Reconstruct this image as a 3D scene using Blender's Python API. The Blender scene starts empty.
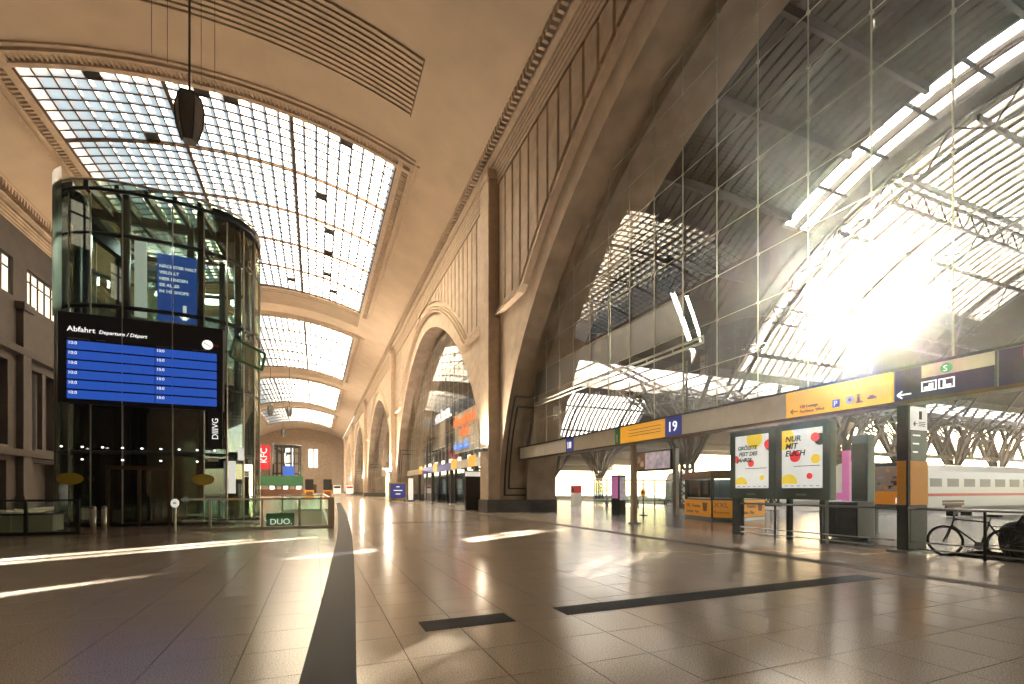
import bpy, math, random
from mathutils import Vector, Matrix
random.seed(7)
SC = bpy.context.scene
COL = SC.collection
PI = math.pi
# ------------------------------------------------------------------ camera, sky, sun, exposure
H = 1.5
YAW = math.atan2(196.0, 470.0)
cam = bpy.data.cameras.new('camera'); camo = bpy.data.objects.new('camera', cam); COL.objects.link(camo)
camo.location = (0, 0, H); camo.rotation_euler = (PI/2, 0, -YAW)
cam.sensor_width = 36.0; cam.lens = 470.0/1024*36; cam.shift_y = (490-342)/1024.0
cam.clip_start = 0.05; cam.clip_end = 1500
SC.camera = camo
SUN = Vector((1.077, 0.635, 0.415)).normalized()
world = bpy.data.worlds.new('world'); SC.world = world; world.use_nodes = True
wn = world.node_tree.nodes; wl = world.node_tree.links; wn.clear()
sky = wn.new('ShaderNodeTexSky'); sky.sky_type = 'NISHITA'; sky.sun_disc = False
sky.sun_elevation = math.asin(SUN.z); sky.sun_rotation = math.atan2(SUN.x, SUN.y); sky.air_density = 1.2; sky.dust_density = 1.2
bg = wn.new('ShaderNodeBackground'); bg.inputs['Strength'].default_value = 0.30
wo = wn.new('ShaderNodeOutputWorld'); wl.new(sky.outputs[0], bg.inputs[0]); wl.new(bg.outputs[0], wo.inputs[0])
sl = bpy.data.lights.new('sun', 'SUN'); sl.energy = 100.0; sl.angle = math.radians(0.6); sl.color = (1.0, 0.92, 0.80)
so = bpy.data.objects.new('sun', sl); COL.objects.link(so); so.rotation_euler = (-SUN).to_track_quat('-Z', 'Y').to_euler(); so.location = (80, 50, 60)
vs = SC.view_settings; vs.view_transform = 'Standard'; vs.look = 'None'; vs.gamma = 1.0; vs.use_curve_mapping = False; vs.exposure = 0.85
SC.display_settings.display_device = 'sRGB'
SC.cycles.sample_clamp_indirect = 12.0; SC.cycles.max_bounces = 10; SC.cycles.diffuse_bounces = 5
SC.cycles.transparent_max_bounces = 24; SC.cycles.transmission_bounces = 6; SC.cycles.caustics_reflective = False; SC.cycles.caustics_refractive = False

# ------------------------------------------------------------------ materials
def srgb(r, g, b):
    f = lambda c: (c/12.92 if c <= .04045 else ((c+.055)/1.055)**2.4)
    return (f(r/255), f(g/255), f(b/255), 1)
M = {}
def mat(name, col, rough=.6, metal=0, var=0, scale=4, bump=0, emit=None, es=0, spec=.5, stretch=None):
    m = bpy.data.materials.new(name); m.use_nodes = True
    nt = m.node_tree; b = nt.nodes['Principled BSDF']
    c = col if len(col) == 4 else tuple(col)+(1,)
    b.inputs['Base Color'].default_value = c; b.inputs['Roughness'].default_value = rough; b.inputs['Metallic'].default_value = metal
    b.inputs['Specular IOR Level'].default_value = spec
    if emit: b.inputs['Emission Color'].default_value = tuple(emit)[:3]+(1,); b.inputs['Emission Strength'].default_value = es
    if var or bump:
        tc = nt.nodes.new('ShaderNodeTexCoord'); mp = nt.nodes.new('ShaderNodeMapping')
        geo = nt.nodes.new('ShaderNodeNewGeometry')
        nt.links.new(geo.outputs['Position'], mp.inputs[0])
        if stretch: mp.inputs['Scale'].default_value = stretch
        nz = nt.nodes.new('ShaderNodeTexNoise'); nz.inputs['Scale'].default_value = scale; nz.inputs['Detail'].default_value = 6
        nt.links.new(mp.outputs[0], nz.inputs['Vector'])
        if var:
            rp = nt.nodes.new('ShaderNodeValToRGB')
            rp.color_ramp.elements[0].position = .3; rp.color_ramp.elements[1].position = .7
            rp.color_ramp.elements[0].color = tuple(max(0, x*(1-var)) for x in c[:3])+(1,)
            rp.color_ramp.elements[1].color = tuple(min(1, x*(1+var)) for x in c[:3])+(1,)
            nt.links.new(nz.outputs['Fac'], rp.inputs[0]); nt.links.new(rp.outputs[0], b.inputs['Base Color'])
        if bump:
            bp = nt.nodes.new('ShaderNodeBump'); bp.inputs['Strength'].default_value = bump; bp.inputs['Distance'].default_value = .02
            nt.links.new(nz.outputs['Fac'], bp.inputs['Height']); nt.links.new(bp.outputs[0], b.inputs['Normal'])
    M[name] = m; return m
def nodes_mat(name):
    m = bpy.data.materials.new(name); m.use_nodes = True; m.node_tree.nodes.clear(); M[name] = m
    return m.node_tree, m.node_tree.nodes.new('ShaderNodeOutputMaterial')
def glass(name, tint=(1, 1, 1), ior=1.5, rough=0.0, extra=0.0, gcol=(1, 1, 1)):
    nt, out = nodes_mat(name); n = nt.nodes; L = nt.links
    tr = n.new('ShaderNodeBsdfTransparent'); tr.inputs[0].default_value = tuple(tint)+(1,)
    gl = n.new('ShaderNodeBsdfGlossy'); gl.inputs['Roughness'].default_value = rough; gl.inputs[0].default_value = tuple(gcol)+(1,)
    fr = n.new('ShaderNodeFresnel'); ge = n.new('ShaderNodeNewGeometry'); mr = n.new('ShaderNodeMapRange')
    mr.inputs[3].default_value = ior; mr.inputs[4].default_value = 1/ior; L.new(ge.outputs['Backfacing'], mr.inputs[0]); L.new(mr.outputs[0], fr.inputs[0])
    ad = n.new('ShaderNodeMath'); ad.operation = 'ADD'; ad.use_clamp = True; ad.inputs[1].default_value = extra
    mx = n.new('ShaderNodeMixShader'); L.new(fr.outputs[0], ad.inputs[0]); L.new(ad.outputs[0], mx.inputs[0]); L.new(tr.outputs[0], mx.inputs[1]); L.new(gl.outputs[0], mx.inputs[2]); L.new(mx.outputs[0], out.inputs[0])
def frosted(name, tcol, mixf=.5, ior=1.12, rough=.45, noise=0):
    nt, out = nodes_mat(name); n = nt.nodes; L = nt.links
    tl = n.new('ShaderNodeBsdfTranslucent'); tl.inputs[0].default_value = tuple(tcol)+(1,)
    if noise:
        oi = n.new('ShaderNodeObjectInfo'); geo = n.new('ShaderNodeNewGeometry'); nz = n.new('ShaderNodeTexNoise'); nz.inputs['Scale'].default_value = .35
        L.new(geo.outputs['Position'], nz.inputs['Vector'])
        rp = n.new('ShaderNodeValToRGB'); rp.color_ramp.elements[0].position = .35; rp.color_ramp.elements[1].position = .65
        rp.color_ramp.elements[0].color = tuple(x*(1-noise) for x in tcol)+(1,); rp.color_ramp.elements[1].color = tuple(tcol)+(1,)
        L.new(nz.outputs['Fac'], rp.inputs[0]); L.new(rp.outputs[0], tl.inputs[0])
    rf = n.new('ShaderNodeBsdfRefraction'); rf.inputs['IOR'].default_value = ior; rf.inputs['Roughness'].default_value = rough
    mx = n.new('ShaderNodeMixShader'); mx.inputs[0].default_value = mixf
    L.new(tl.outputs[0], mx.inputs[1]); L.new(rf.outputs[0], mx.inputs[2]); L.new(mx.outputs[0], out.inputs[0])
STONE = (.53, .42, .315)
mat('stone', STONE, .75, var=.16, scale=1.3, bump=.25)
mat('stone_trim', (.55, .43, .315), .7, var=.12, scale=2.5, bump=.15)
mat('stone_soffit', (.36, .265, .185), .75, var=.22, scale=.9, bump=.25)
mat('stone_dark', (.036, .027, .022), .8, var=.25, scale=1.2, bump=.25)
mat('plinth', (.075, .07, .065), .45, var=.25, scale=5)
mat('plaster', (.58, .465, .345), .9, var=.08, scale=.5, bump=.12)
mat('plaster_dark', (.16, .11, .07), .9)
mat('steel_dark', (.035, .037, .042), .45, .6, var=.2, scale=6)
mat('steel_black', (.012, .012, .015), .5)
mat('steel_grey', (.22, .23, .24), .35, .8)
mat('steel_light', (.55, .53, .48), .35, .7)
mat('steel_shed', (.03, .03, .03), .6, .2, var=.3, scale=3)
mat('roof_board', (.035, .03, .028), .8, var=.35, scale=1.2, bump=.3)
mat('roof_dark', (.022, .018, .017), .85, var=.2, scale=1)
mat('slat_pale', (.30, .27, .23), .7, var=.2)
mat('frame_bronze', (.10, .058, .032), .5, .4)
mat('cable', (.42, .40, .30), .35, .6)
glass('glass_wall', (.97, .98, .97), 1.55)
glass('glass_tower', (.74, .82, .76), 1.8, 0.01, .04, (.93, 1, .95))
glass('glass_hazy', (.55, .57, .54), 1.6, .35, .12)
frosted('fin_glint_white', (.92, .97, .94), .35, 1.05, .25)  # frosted white carries the bright reflection on the tower's glass fin
mat('floor_band', (.10, .08, .065), .6, spec=.08)
glass('glass_rail', (.82, .92, .86), 1.5)
glass('glass_smoke', (.25, .3, .3), 1.6)
frosted('skylight_glass', (.92, .80, .62), .0, noise=.14)
frosted('roof_glass', (.56, .56, .56), .45, 1.12, .5)
glass('clear_sky_glass', (.95, .97, 1), 1.45)
mat('screen_blue', (.01, .04, .3), .25, emit=(.02, .075, .38), es=.6)
mat('cell_blue', (.01, .03, .2), .3, emit=(.015, .055, .29), es=.6)
mat('board_case', (.012, .011, .016), .35)
mat('text_white', (.8, .8, .78), .5, emit=(1, 1, .95), es=.55)
mat('paint_white', (.8, .8, .78), .5)
mat('paint_black', (.015, .015, .018), .5)
mat('banner_blue', (.03, .10, .42), .55, emit=(.03, .12, .55), es=.35)
mat('sign_blue', (.025, .03, .16), .35, emit=(.02, .03, .18), es=.4)
mat('sign_navy', (.042, .025, .10), .45, spec=.3)
mat('sign_yellow', (.80, .40, .03), .4, emit=(.9, .42, .02), es=.3)
mat('sign_beige', (.60, .55, .47), .35, var=.06)
mat('sign_white', (.85, .82, .76), .35)
mat('sign_green', (.03, .30, .10), .4)
mat('sign_red', (.62, .03, .04), .4)
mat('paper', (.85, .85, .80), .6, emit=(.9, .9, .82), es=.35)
mat('poster_red', (.75, .05, .06), .6, emit=(.75, .05, .06), es=.4); mat('poster_yellow', (.85, .62, .06), .6, emit=(.85, .6, .06), es=.4)
mat('teal_frame', (.055, .085, .09), .35, .4)
mat('orange', (.80, .33, .03), .5, emit=(.85, .33, .02), es=.12)
mat('pink', (.62, .16, .42), .5, emit=(.65, .2, .45), es=.25)
mat('wood_brown', (.22, .10, .05), .55, var=.2)
mat('rubber', (.012, .012, .014), .7)
mat('train_white', (.72, .72, .72), .3)
mat('train_glass', (.20, .21, .22), .4)
mat('platform', (.20, .19, .175), .45, var=.2, scale=3)
mat('gravel', (.07, .06, .055), .9, var=.3, scale=9)
mat('bin_dark', (.018, .021, .024), .45)
mat('bag', (.02, .022, .026), .85, var=.2, scale=8, bump=.4)
mat('green_paint', (.06, .22, .10), .5)
mat('brass_yellow', (.50, .38, .05), .4)
mat('kfc_red', (.60, .02, .035), .5, emit=(.7, .03, .04), es=.25)
mat('display', (.3, .25, .28), .3, var=.6, scale=3, emit=(.5, .42, .45), es=.3)
mat('lamp_daylight_glow', (.8, .8, .75), .5, emit=(1, .97, .88), es=1.6)
mat('window_daylight_glow', (.8, .75, .65), .4, emit=(1, .84, .66), es=.55)  # emission stands in for daylight through the left-wall windows
mat('core_gloss', (.010, .011, .012), .04)
mat('lamp_glass', (.10, .10, .10), .3)
# polished granite floor
def floor_mat(name, base, grid):
    m = bpy.data.materials.new(name); m.use_nodes = True; nt = m.node_tree; b = nt.nodes['Principled BSDF']; L = nt.links; N = nt.nodes.new
    geo = N('ShaderNodeNewGeometry')
    nz = N('ShaderNodeTexNoise'); nz.inputs['Scale'].default_value = 85; nz.inputs['Detail'].default_value = 3; L.new(geo.outputs['Position'], nz.inputs['Vector'])
    n2 = N('ShaderNodeTexNoise'); n2.inputs['Scale'].default_value = .7; n2.inputs['Detail'].default_value = 4; L.new(geo.outputs['Position'], n2.inputs['Vector'])
    rp = N('ShaderNodeValToRGB'); rp.color_ramp.elements[0].position = .33; rp.color_ramp.elements[1].position = .68
    rp.color_ramp.elements[0].color = tuple(x*.55 for x in base)+(1,); rp.color_ramp.elements[1].color = tuple(x*1.35 for x in base)+(1,)
    L.new(nz.outputs['Fac'], rp.inputs[0])
    mx = N('ShaderNodeMix'); mx.data_type = 'RGBA'; mx.blend_type = 'MULTIPLY'; mx.inputs[0].default_value = .5
    r2 = N('ShaderNodeValToRGB'); r2.color_ramp.elements[0].position = .3; r2.color_ramp.elements[1].position = .7; r2.color_ramp.elements[0].color = (.93, .93, .93, 1)
    L.new(n2.outputs['Fac'], r2.inputs[0]); L.new(rp.outputs[0], mx.inputs[6]); L.new(r2.outputs[0], mx.inputs[7])
    colr = mx.outputs[2]
    if grid:
        mp = N('ShaderNodeMapping'); mp.inputs['Location'].default_value = (-.07, -.06, 0); L.new(geo.outputs['Position'], mp.inputs[0])
        bk = N('ShaderNodeTexBrick'); bk.offset = 0; bk.inputs['Scale'].default_value = 1; bk.inputs['Mortar Size'].default_value = .006
        bk.inputs['Brick Width'].default_value = .69; bk.inputs['Row Height'].default_value = .69; bk.inputs['Mortar'].default_value = (.25, .25, .25, 1)
        bk.inputs['Color1'].default_value = (1, 1, 1, 1); bk.inputs['Color2'].default_value = (.9, .9, .9, 1); L.new(mp.outputs[0], bk.inputs['Vector'])
        m3 = N('ShaderNodeMix'); m3.data_type = 'RGBA'; m3.blend_type = 'MULTIPLY'; m3.inputs[0].default_value = 1
        L.new(colr, m3.inputs[6]); L.new(bk.outputs['Color'], m3.inputs[7]); colr = m3.outputs[2]
    L.new(colr, b.inputs['Base Color'])
    rr = N('ShaderNodeMapRange'); rr.inputs[3].default_value = .19; rr.inputs[4].default_value = .21; L.new(n2.outputs['Fac'], rr.inputs[0]); L.new(rr.outputs[0], b.inputs['Roughness'])
    b.inputs['Specular IOR Level'].default_value = .6
    M[name] = m
floor_mat('floor_tile', (.42, .35, .275), False)
floor_mat('floor_far', (.42, .35, .275), True)
mat('floor_dark', (.012, .014, .02), .55, spec=.06)
mat('joint', (.03, .026, .022), .8)

# ------------------------------------------------------------------ mesh helpers
ORG = {}
class MB:
    def __init__(s): s.v = []; s.f = []
    def add(s, vs, fs):
        n = len(s.v); s.v += [tuple(x) for x in vs]; s.f += [tuple(i+n for i in f) for f in fs]; return s
    def box(s, x0, x1, y0, y1, z0, z1):
        return s.add([(x0,y0,z0),(x1,y0,z0),(x1,y1,z0),(x0,y1,z0),(x0,y0,z1),(x1,y0,z1),(x1,y1,z1),(x0,y1,z1)],
                     [(0,3,2,1),(4,5,6,7),(0,1,5,4),(1,2,6,5),(2,3,7,6),(3,0,4,7)])
    def quad(s, a, b, c, d): return s.add([a, b, c, d], [(0, 1, 2, 3)])
    def beam(s, p, q, w, h=None, up=(0, 0, 1)):
        p = Vector(p); q = Vector(q); h = h or w; d = (q-p)
        if d.length < 1e-6: return s
        d.normalize(); u = Vector(up)
        if abs(d.dot(u)) > .98: u = Vector((1, 0, 0)) if abs(d.x) < .9 else Vector((0, 1, 0))
        a = d.cross(u).normalized(); b = a.cross(d).normalized(); a *= w/2; b *= h/2
        return s.add([p-a-b, p+a-b, p+a+b, p-a+b, q-a-b, q+a-b, q+a+b, q-a+b],
                     [(0,3,2,1),(4,5,6,7),(0,1,5,4),(1,2,6,5),(2,3,7,6),(3,0,4,7)])
    def path(s, pts, r, n=6, closed=False):
        pts = [Vector(p) for p in pts]; m = len(pts); vs = []; fs = []
        for i, p in enumerate(pts):
            if closed: t = pts[(i+1) % m]-pts[i-1]
            else: t = pts[min(i+1, m-1)]-pts[max(i-1, 0)]
            t.normalize(); u = Vector((0, 0, 1)) if abs(t.z) < .95 else Vector((1, 0, 0))
            a = t.cross(u).normalized(); b = a.cross(t)
            for k in range(n):
                an = 2*PI*k/n; vs.append(p+a*math.cos(an)*r+b*math.sin(an)*r)
        for i in range(m if closed else m-1):
            j = (i+1) % m
            for k in range(n): l = (k+1) % n; fs.append((i*n+k, i*n+l, j*n+l, j*n+k))
        if not closed: fs += [tuple(range(n))[::-1], tuple((m-1)*n+k for k in range(n))]
        return s.add(vs, fs)
    def tube(s, p, q, r, n=8): return s.path([p, q], r, n)
    def prism(s, poly, z0, z1, fn=lambda a, b, c: (a, b, c)):
        n = len(poly); vs = [fn(a, b, z0) for a, b in poly]+[fn(a, b, z1) for a, b in poly]
        return s.add(vs, [tuple(range(n))[::-1], tuple(range(n, 2*n))]+[(i, (i+1) % n, n+(i+1) % n, n+i) for i in range(n)])
    def lathe(s, prof, c, n=12):
        vs = [(c[0]+r*math.cos(2*PI*k/n), c[1]+r*math.sin(2*PI*k/n), c[2]+z) for r, z in prof for k in range(n)]
        fs = [(i*n+k, i*n+(k+1) % n, (i+1)*n+(k+1) % n, (i+1)*n+k) for i in range(len(prof)-1) for k in range(n)]
        fs += [tuple(range(n))[::-1], tuple((len(prof)-1)*n+k for k in range(n))]
        return s.add(vs, fs)
    def lattice(s, p, q, off, n, w, lace=None):
        p = Vector(p); q = Vector(q); off = Vector(off); lace = lace or w*.6
        s.beam(p, q, w); s.beam(p+off, q+off, w)
        for i in range(n):
            a = p.lerp(q, i/n); b = p.lerp(q, (i+1)/n)
            s.beam(a, b+off, lace) if i % 2 == 0 else s.beam(a+off, b, lace)
        return s
    def mesh(s, name, m, o=(0, 0, 0), smooth=False):
        me = bpy.data.meshes.new(name); o = Vector(o)
        me.from_pydata([tuple(Vector(v)-o) for v in s.v], [], s.f); me.materials.append(M[m])
        if smooth: me.polygons.foreach_set('use_smooth', [True]*len(me.polygons))
        me.update(); return me
    def build(s, name, m, parent=None, smooth=False, bevel=0, kind=None):
        o = Vector(ORG.get(parent.name, (0, 0, 0))) if parent else Vector((0, 0, 0))
        ob = link(name, s.mesh(name, m, o, smooth), parent)
        if bevel:
            md = ob.modifiers.new('bevel', 'BEVEL'); md.width = bevel; md.segments = 2; md.limit_method = 'ANGLE'
        if kind: ob['kind'] = kind
        return ob
def link(name, data, parent=None, loc=(0, 0, 0)):
    ob = bpy.data.objects.new(name, data); COL.objects.link(ob); ob.location = loc
    if parent: ob.parent = parent; ORG[ob.name] = ORG.get(parent.name, (0, 0, 0))
    return ob
def tag(ob, label=None, cat=None, group=None, kind=None):
    if label: ob['label'] = label
    if cat: ob['category'] = cat
    if group: ob['group'] = group
    if kind: ob['kind'] = kind
    return ob
def thing(name, loc, label, cat, group=None):
    ob = link(name, None, None, loc); ob.empty_display_size = .2; ORG[ob.name] = tuple(loc); return tag(ob, label, cat, group)
def structure(name, loc=(0, 0, 0), label=None):
    ob = link(name, None, None, loc); ORG[ob.name] = tuple(loc); tag(ob, label, None, None, 'structure'); return ob
def dup(ob, off, parent=None):
    c = ob.copy(); COL.objects.link(c)
    if parent: c.parent = parent
    else: c.location = Vector(ob.location)+Vector(off)
    for ch in list(ob.children): dup(ch, (0, 0, 0), c)
    return c
def put(name, me, parent, off=(0, 0, 0)):
    """extra object sharing a mesh, moved by off relative to its parent"""
    ob = link(name, me, parent, off); return ob
def text(s, loc, size, m, parent, face='-Y', shear=0, align='LEFT', name='lettering', ext=.01, rot=0, off=0.0):
    cu = bpy.data.curves.new(name, 'FONT'); cu.body = s; cu.size = size; cu.extrude = ext; cu.shear = shear; cu.align_x = align; cu.resolution_u = 3
    cu.offset = off
    tmp = bpy.data.objects.new('tmp', cu); COL.objects.link(tmp)
    dg_ = bpy.context.evaluated_depsgraph_get(); me = bpy.data.meshes.new_from_object(tmp.evaluated_get(dg_)); me.name = name
    bpy.data.objects.remove(tmp); bpy.data.curves.remove(cu); me.materials.clear(); me.materials.append(M[m])
    o = Vector(ORG.get(parent.name, (0, 0, 0)))
    ob = link(name, me, parent, Vector(loc)-o)
    R = Matrix.Rotation(-PI/2 if face == '-X' else 0, 4, 'Z') @ Matrix.Rotation(PI/2, 4, 'X') @ Matrix.Rotation(rot, 4, 'Z')
    if isinstance(face, float): R = Matrix.Rotation(face, 4, 'Z') @ Matrix.Rotation(PI/2, 4, 'X')
    ob.rotation_euler = R.to_euler(); return ob
def clip_convex(poly, clip):
    out = poly
    for i in range(len(clip)):
        a = clip[i]; b = clip[(i+1) % len(clip)]; inp = out; out = []
        side = lambda p: (b[0]-a[0])*(p[1]-a[1])-(b[1]-a[1])*(p[0]-a[0])
        for k in range(len(inp)):
            p = inp[k-1]; q = inp[k]; sp = side(p); sq = side(q)
            if sq >= 0:
                if sp < 0: t = sp/(sp-sq); out.append((p[0]+t*(q[0]-p[0]), p[1]+t*(q[1]-p[1])))
                out.append(q)
            elif sp >= 0: t = sp/(sp-sq); out.append((p[0]+t*(q[0]-p[0]), p[1]+t*(q[1]-p[1])))
        if len(out) < 3: return []
    return out
CS, SN = math.cos(YAW), math.sin(YAW)
def proj(x, y, z=0):
    d = SN*x+CS*y; r = CS*x-SN*y
    return (512+470*r/d, 490-470*(z-H)/d, d) if d > .05 else None

# ------------------------------------------------------------------ hall dimensions
XC = -5.4; RV = 34.0; ZTOP = 28.4; HW = 15.9
Y0, Y1 = -32.0, 226.0
XW = 11.4; XB = 15.6; XG = 13.0; XL = -22.0
BAYS = [9, 53, 97, 141, 185]
PITCH = 44
vz = lambda x: ZTOP-RV+math.sqrt(RV*RV-(x-XC)**2)
AA, AB, AZ, AN = 20.5, 17.8, 1.5, 1.75
def arch_pts(n=48, grow=0.0):
    pts = []
    for i in range(n+1):
        th = PI*i/n; c = math.cos(th); s = math.sin(th)
        e = 2/AN
        y = (AA+grow)*math.copysign(abs(c)**e, c); z = AZ+(AB+grow)*abs(s)**e
        pts.append((y, z))
    return pts      # from +y to -y

# ------------------------------------------------------------------ floor
T = .69; OX, OY = .07, .06
cands = []
for j in range(0, 40):
    for i in range(-30, 40):
        x = OX+i*T; y = OY+j*T; ok = False; dm = 99
        for (a, b) in ((0, 0), (T, 0), (0, T), (T, T), (T/2, T/2)):
            p = proj(x+a, y+b)
            if p:
                dm = min(dm, p[2])
                if 0 <= p[0] <= 1024 and p[1] <= 690: ok = True
        if ok: cands.append((dm, i, j))
cands.sort(); cands = cands[:296]
rows = {}
for d, i, j in cands: rows.setdefault(j, []).append(i)
HX0, HX1, HY0, HY1 = -2.3, .45, 20.55, 40.0       # opening in the floor beside the lift tower
fl = MB(); jb = MB()
def patch(x0, x1, y0, y1):
    if x1-x0 > 1e-4 and y1-y0 > 1e-4: fl.quad((x0, y0, 0), (x1, y0, 0), (x1, y1, 0), (x0, y1, 0))
FX0, FX1 = XL, 13.3
jmin, jmax = min(rows), max(rows)
patch(FX0, FX1, Y0, OY+jmin*T)
for j in range(jmin, jmax+1):
    r = rows.get(j, []); y = OY+j*T
    if not r: patch(FX0, FX1, y, y+T); continue
    xa = OX+min(r)*T; xb = OX+(max(r)+1)*T
    patch(FX0, xa, y, y+T); patch(xb, FX1, y, y+T)
    jb.quad((xa, y, -.012), (xb, y, -.012), (xb, y+T, -.012), (xa, y+T, -.012))
    full = set(r)
    for i in range(min(r), max(r)+1):
        if i not in full: patch(OX+i*T, OX+(i+1)*T, y, y+T)
ye = OY+(jmax+1)*T
patch(FX0, FX1, ye, HY0); patch(FX0, HX0, HY0, HY1); patch(HX1, FX1, HY0, HY1); patch(FX0, FX1, HY1, Y1)
floor = fl.build('floor', 'floor_far'); tag(floor, 'polished granite floor of the concourse with dark inlaid strips', kind='structure')
jb.build('joint_bed', 'joint', floor)
tm = MB().box(.004, T-.004, .004, T-.004, -.011, 0).mesh('tile', 'floor_tile')
for d, i, j in cands: put('tile', tm, floor, (OX+i*T, OY+j*T, 0))
def inlay(poly): MB().prism(poly, -.01, .003).build('inlay_strip', 'floor_dark', floor)
st = [(-.30, .14, 1.0), (-.124, .303, 4.0), (.11, .55, 7.5), (.33, .785, 11.1), (.60, 1.05, 15.5), (.83, 1.28, 20.3), (1.3, 1.78, 32), (2.2, 2.7, 59)]
inlay([(a, y) for a, b, y in st]+[(b, y) for a, b, y in reversed(st)])
inlay([(1.07, 4.94), (2.11, 4.94), (2.11, 5.33), (1.07, 5.33)])
inlay([(2.78, 4.94), (8.85, 4.94), (8.85, 5.33), (2.78, 5.33)])
MB().prism([(9.5, -8), (9.9, -8), (9.9, 120), (9.5, 120)], -.01, .003).build('inlay_strip', 'floor_band', floor)
inlay([(-20, 23.0-2.2), (-12, 23.0-2.2), (-12, 23.2-2.2), (-20, 23.2-2.2)])
inlay([(2.9, 21.6), (9.4, 21.6), (9.4, 21.9), (2.9, 21.9)])
# opening and lower level
w = MB(); w.quad((HX0, HY0, 0), (HX0, HY1, 0), (HX0, HY1, -5), (HX0, HY0, -5)); w.quad((HX1, HY0, 0), (HX1, HY1, 0), (HX1, HY1, -5), (HX1, HY0, -5))
w.quad((HX0, HY1, 0), (HX1, HY1, 0), (HX1, HY1, -5), (HX0, HY1, -5)); w.quad((HX0, HY0, 0), (HX1, HY0, 0), (HX1, HY0, -5), (HX0, HY0, -5)); w.quad((HX0, HY0, -5), (HX1, HY0, -5), (HX1, HY1, -5), (HX0, HY1, -5))
w.build('stairwell_lining', 'sign_white', floor)
floor_mat('floor_shed_shaded', (.15, .15, .145), True)  # darker colour stands in for the weak light under the shed roof
MB().quad((13.3, Y0, 0), (32, Y0, 0), (32, Y1, 0), (13.3, Y1, 0)).build('platform_apron', 'floor_shed_shaded', floor)

# ------------------------------------------------------------------ vaulted ceiling and skylights
SK = 11.2; SKL = 16.25
t_s = math.asin(SK/RV); t_m = math.asin(HW/RV)
ang = [-t_m+(t_m-t_s)*i/4 for i in range(4)]+[-t_s+2*t_s*i/18 for i in range(19)]+[t_s+(t_m-t_s)*(i+1)/4 for i in range(4)]
ybr = [Y0]
for c in BAYS[1:]: ybr += [c-SKL, c+SKL]
ybr.append(Y1)
vp = lambda t, y, dr=0: (XC+(RV+dr)*math.sin(t), y, ZTOP-RV+(RV+dr)*math.cos(t))
cm = MB()
for k in range(len(ybr)-1):
    hole = (k % 2 == 1)
    for a, b in zip(ang[:-1], ang[1:]):
        if hole and a > -t_s-1e-6 and b < t_s+1e-6: continue
        cm.quad(vp(a, ybr[k]), vp(b, ybr[k]), vp(b, ybr[k+1]), vp(a, ybr[k+1]))
ceil = cm.build('ceiling', 'plaster', smooth=True); tag(ceil, 'tan plastered barrel vault over the concourse', kind='structure')
def arc_strip(t0, t1, y0, y1, dr0, dr1, n=14):
    m = MB()
    for i in range(n):
        a = t0+(t1-t0)*i/n; b = t0+(t1-t0)*(i+1)/n
        P = [vp(a, y0, dr0), vp(b, y0, dr0), vp(b, y1, dr0), vp(a, y1, dr0), vp(a, y0, dr1), vp(b, y0, dr1), vp(b, y1, dr1), vp(a, y1, dr1)]
        f = [(0,3,2,1),(4,5,6,7),(0,1,5,4),(2,3,7,6)]
        if i == 0: f.append((3,0,4,7))
        if i == n-1: f.append((1,2,6,5))
        m.add(P, f)
    return m
NC, NR = 27, 35
def skylight_meshes():
    fr = MB(); bars = MB(); dent = MB()
    for t in (-t_s, t_s):       # side rails, double
        s = 1 if t > 0 else -1
        for o, wd, dr in ((0, .012, .25), (.028, .006, .2), (.040, .006, .12)):
            a = t+s*o; m = arc_strip(min(a, a+s*wd), max(a, a+s*wd), -SKL-1.2, SKL+1.2, .3, -dr, 1); fr.add(m.v, m.f)
    for y in (-SKL, SKL):
        s = 1 if y > 0 else -1
        for o, wd, dr in ((0, .35, .25), (.95, .2, .2), (1.35, .2, .12)):
            a = y+s*o; m = arc_strip(-t_s-.035, t_s+.035, min(a, a+s*wd), max(a, a+s*wd), .3, -dr, 20); fr.add(m.v, m.f)
    for i in range(90):
        y = -SKL+2*SKL*i/90
        for t in (-t_s-.026, t_s+.012):
            m = arc_strip(t, t+.014, y, y+.18, .2, -.14, 1); dent.add(m.v, m.f)
    for i in range(84):
        t = -t_s+2*t_s*i/84
        for y in (-SKL-.95, SKL+.35):
            m = arc_strip(t, t+.004, y, y+.6, .2, -.14, 1); dent.add(m.v, m.f)
    for i in range(NC+1):
        big = i % 9 == 0; t = -t_s+2*t_s*i/NC; wd = .0035 if big else .0012; dr = .16 if big else .05
        m = arc_strip(t-wd, t+wd, -SKL, SKL, .08, -dr, 1); bars.add(m.v, m.f)
    for j in range(NR+1):
        big = j % 7 == 0; y = -SKL+2*SKL*j/NR; wd = .10 if big else .035; dr = .16 if big else .05
        m = arc_strip(-t_s, t_s, y-wd, y+wd, .08, -dr, 18); bars.add(m.v, m.f)
    return fr, bars, dent
fr, bars, dent = skylight_meshes()
fr = fr.mesh('frame', 'stone_trim'); bars = bars.mesh('glazing_bars', 'frame_bronze'); dent = dent.mesh('dentils', 'stone_trim')
DARK = {(4, 0), (11, 0), (13, 0), (22, 0), (6, 6), (20, 9), (21, 15), (21, 20), (21, 26), (22, 31), (16, 31)}
def pane_mesh(name, m):
    h = RV*t_s*2/NC/2; return MB().quad((-h, 0, 0), (h, 0, 0), (h, 2*SKL/NR, 0), (-h, 2*SKL/NR, 0)).mesh(name, m)
pm = pane_mesh('pane', 'skylight_glass'); pmd = pane_mesh('vent_pane', 'steel_dark')
rest = MB()
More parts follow.
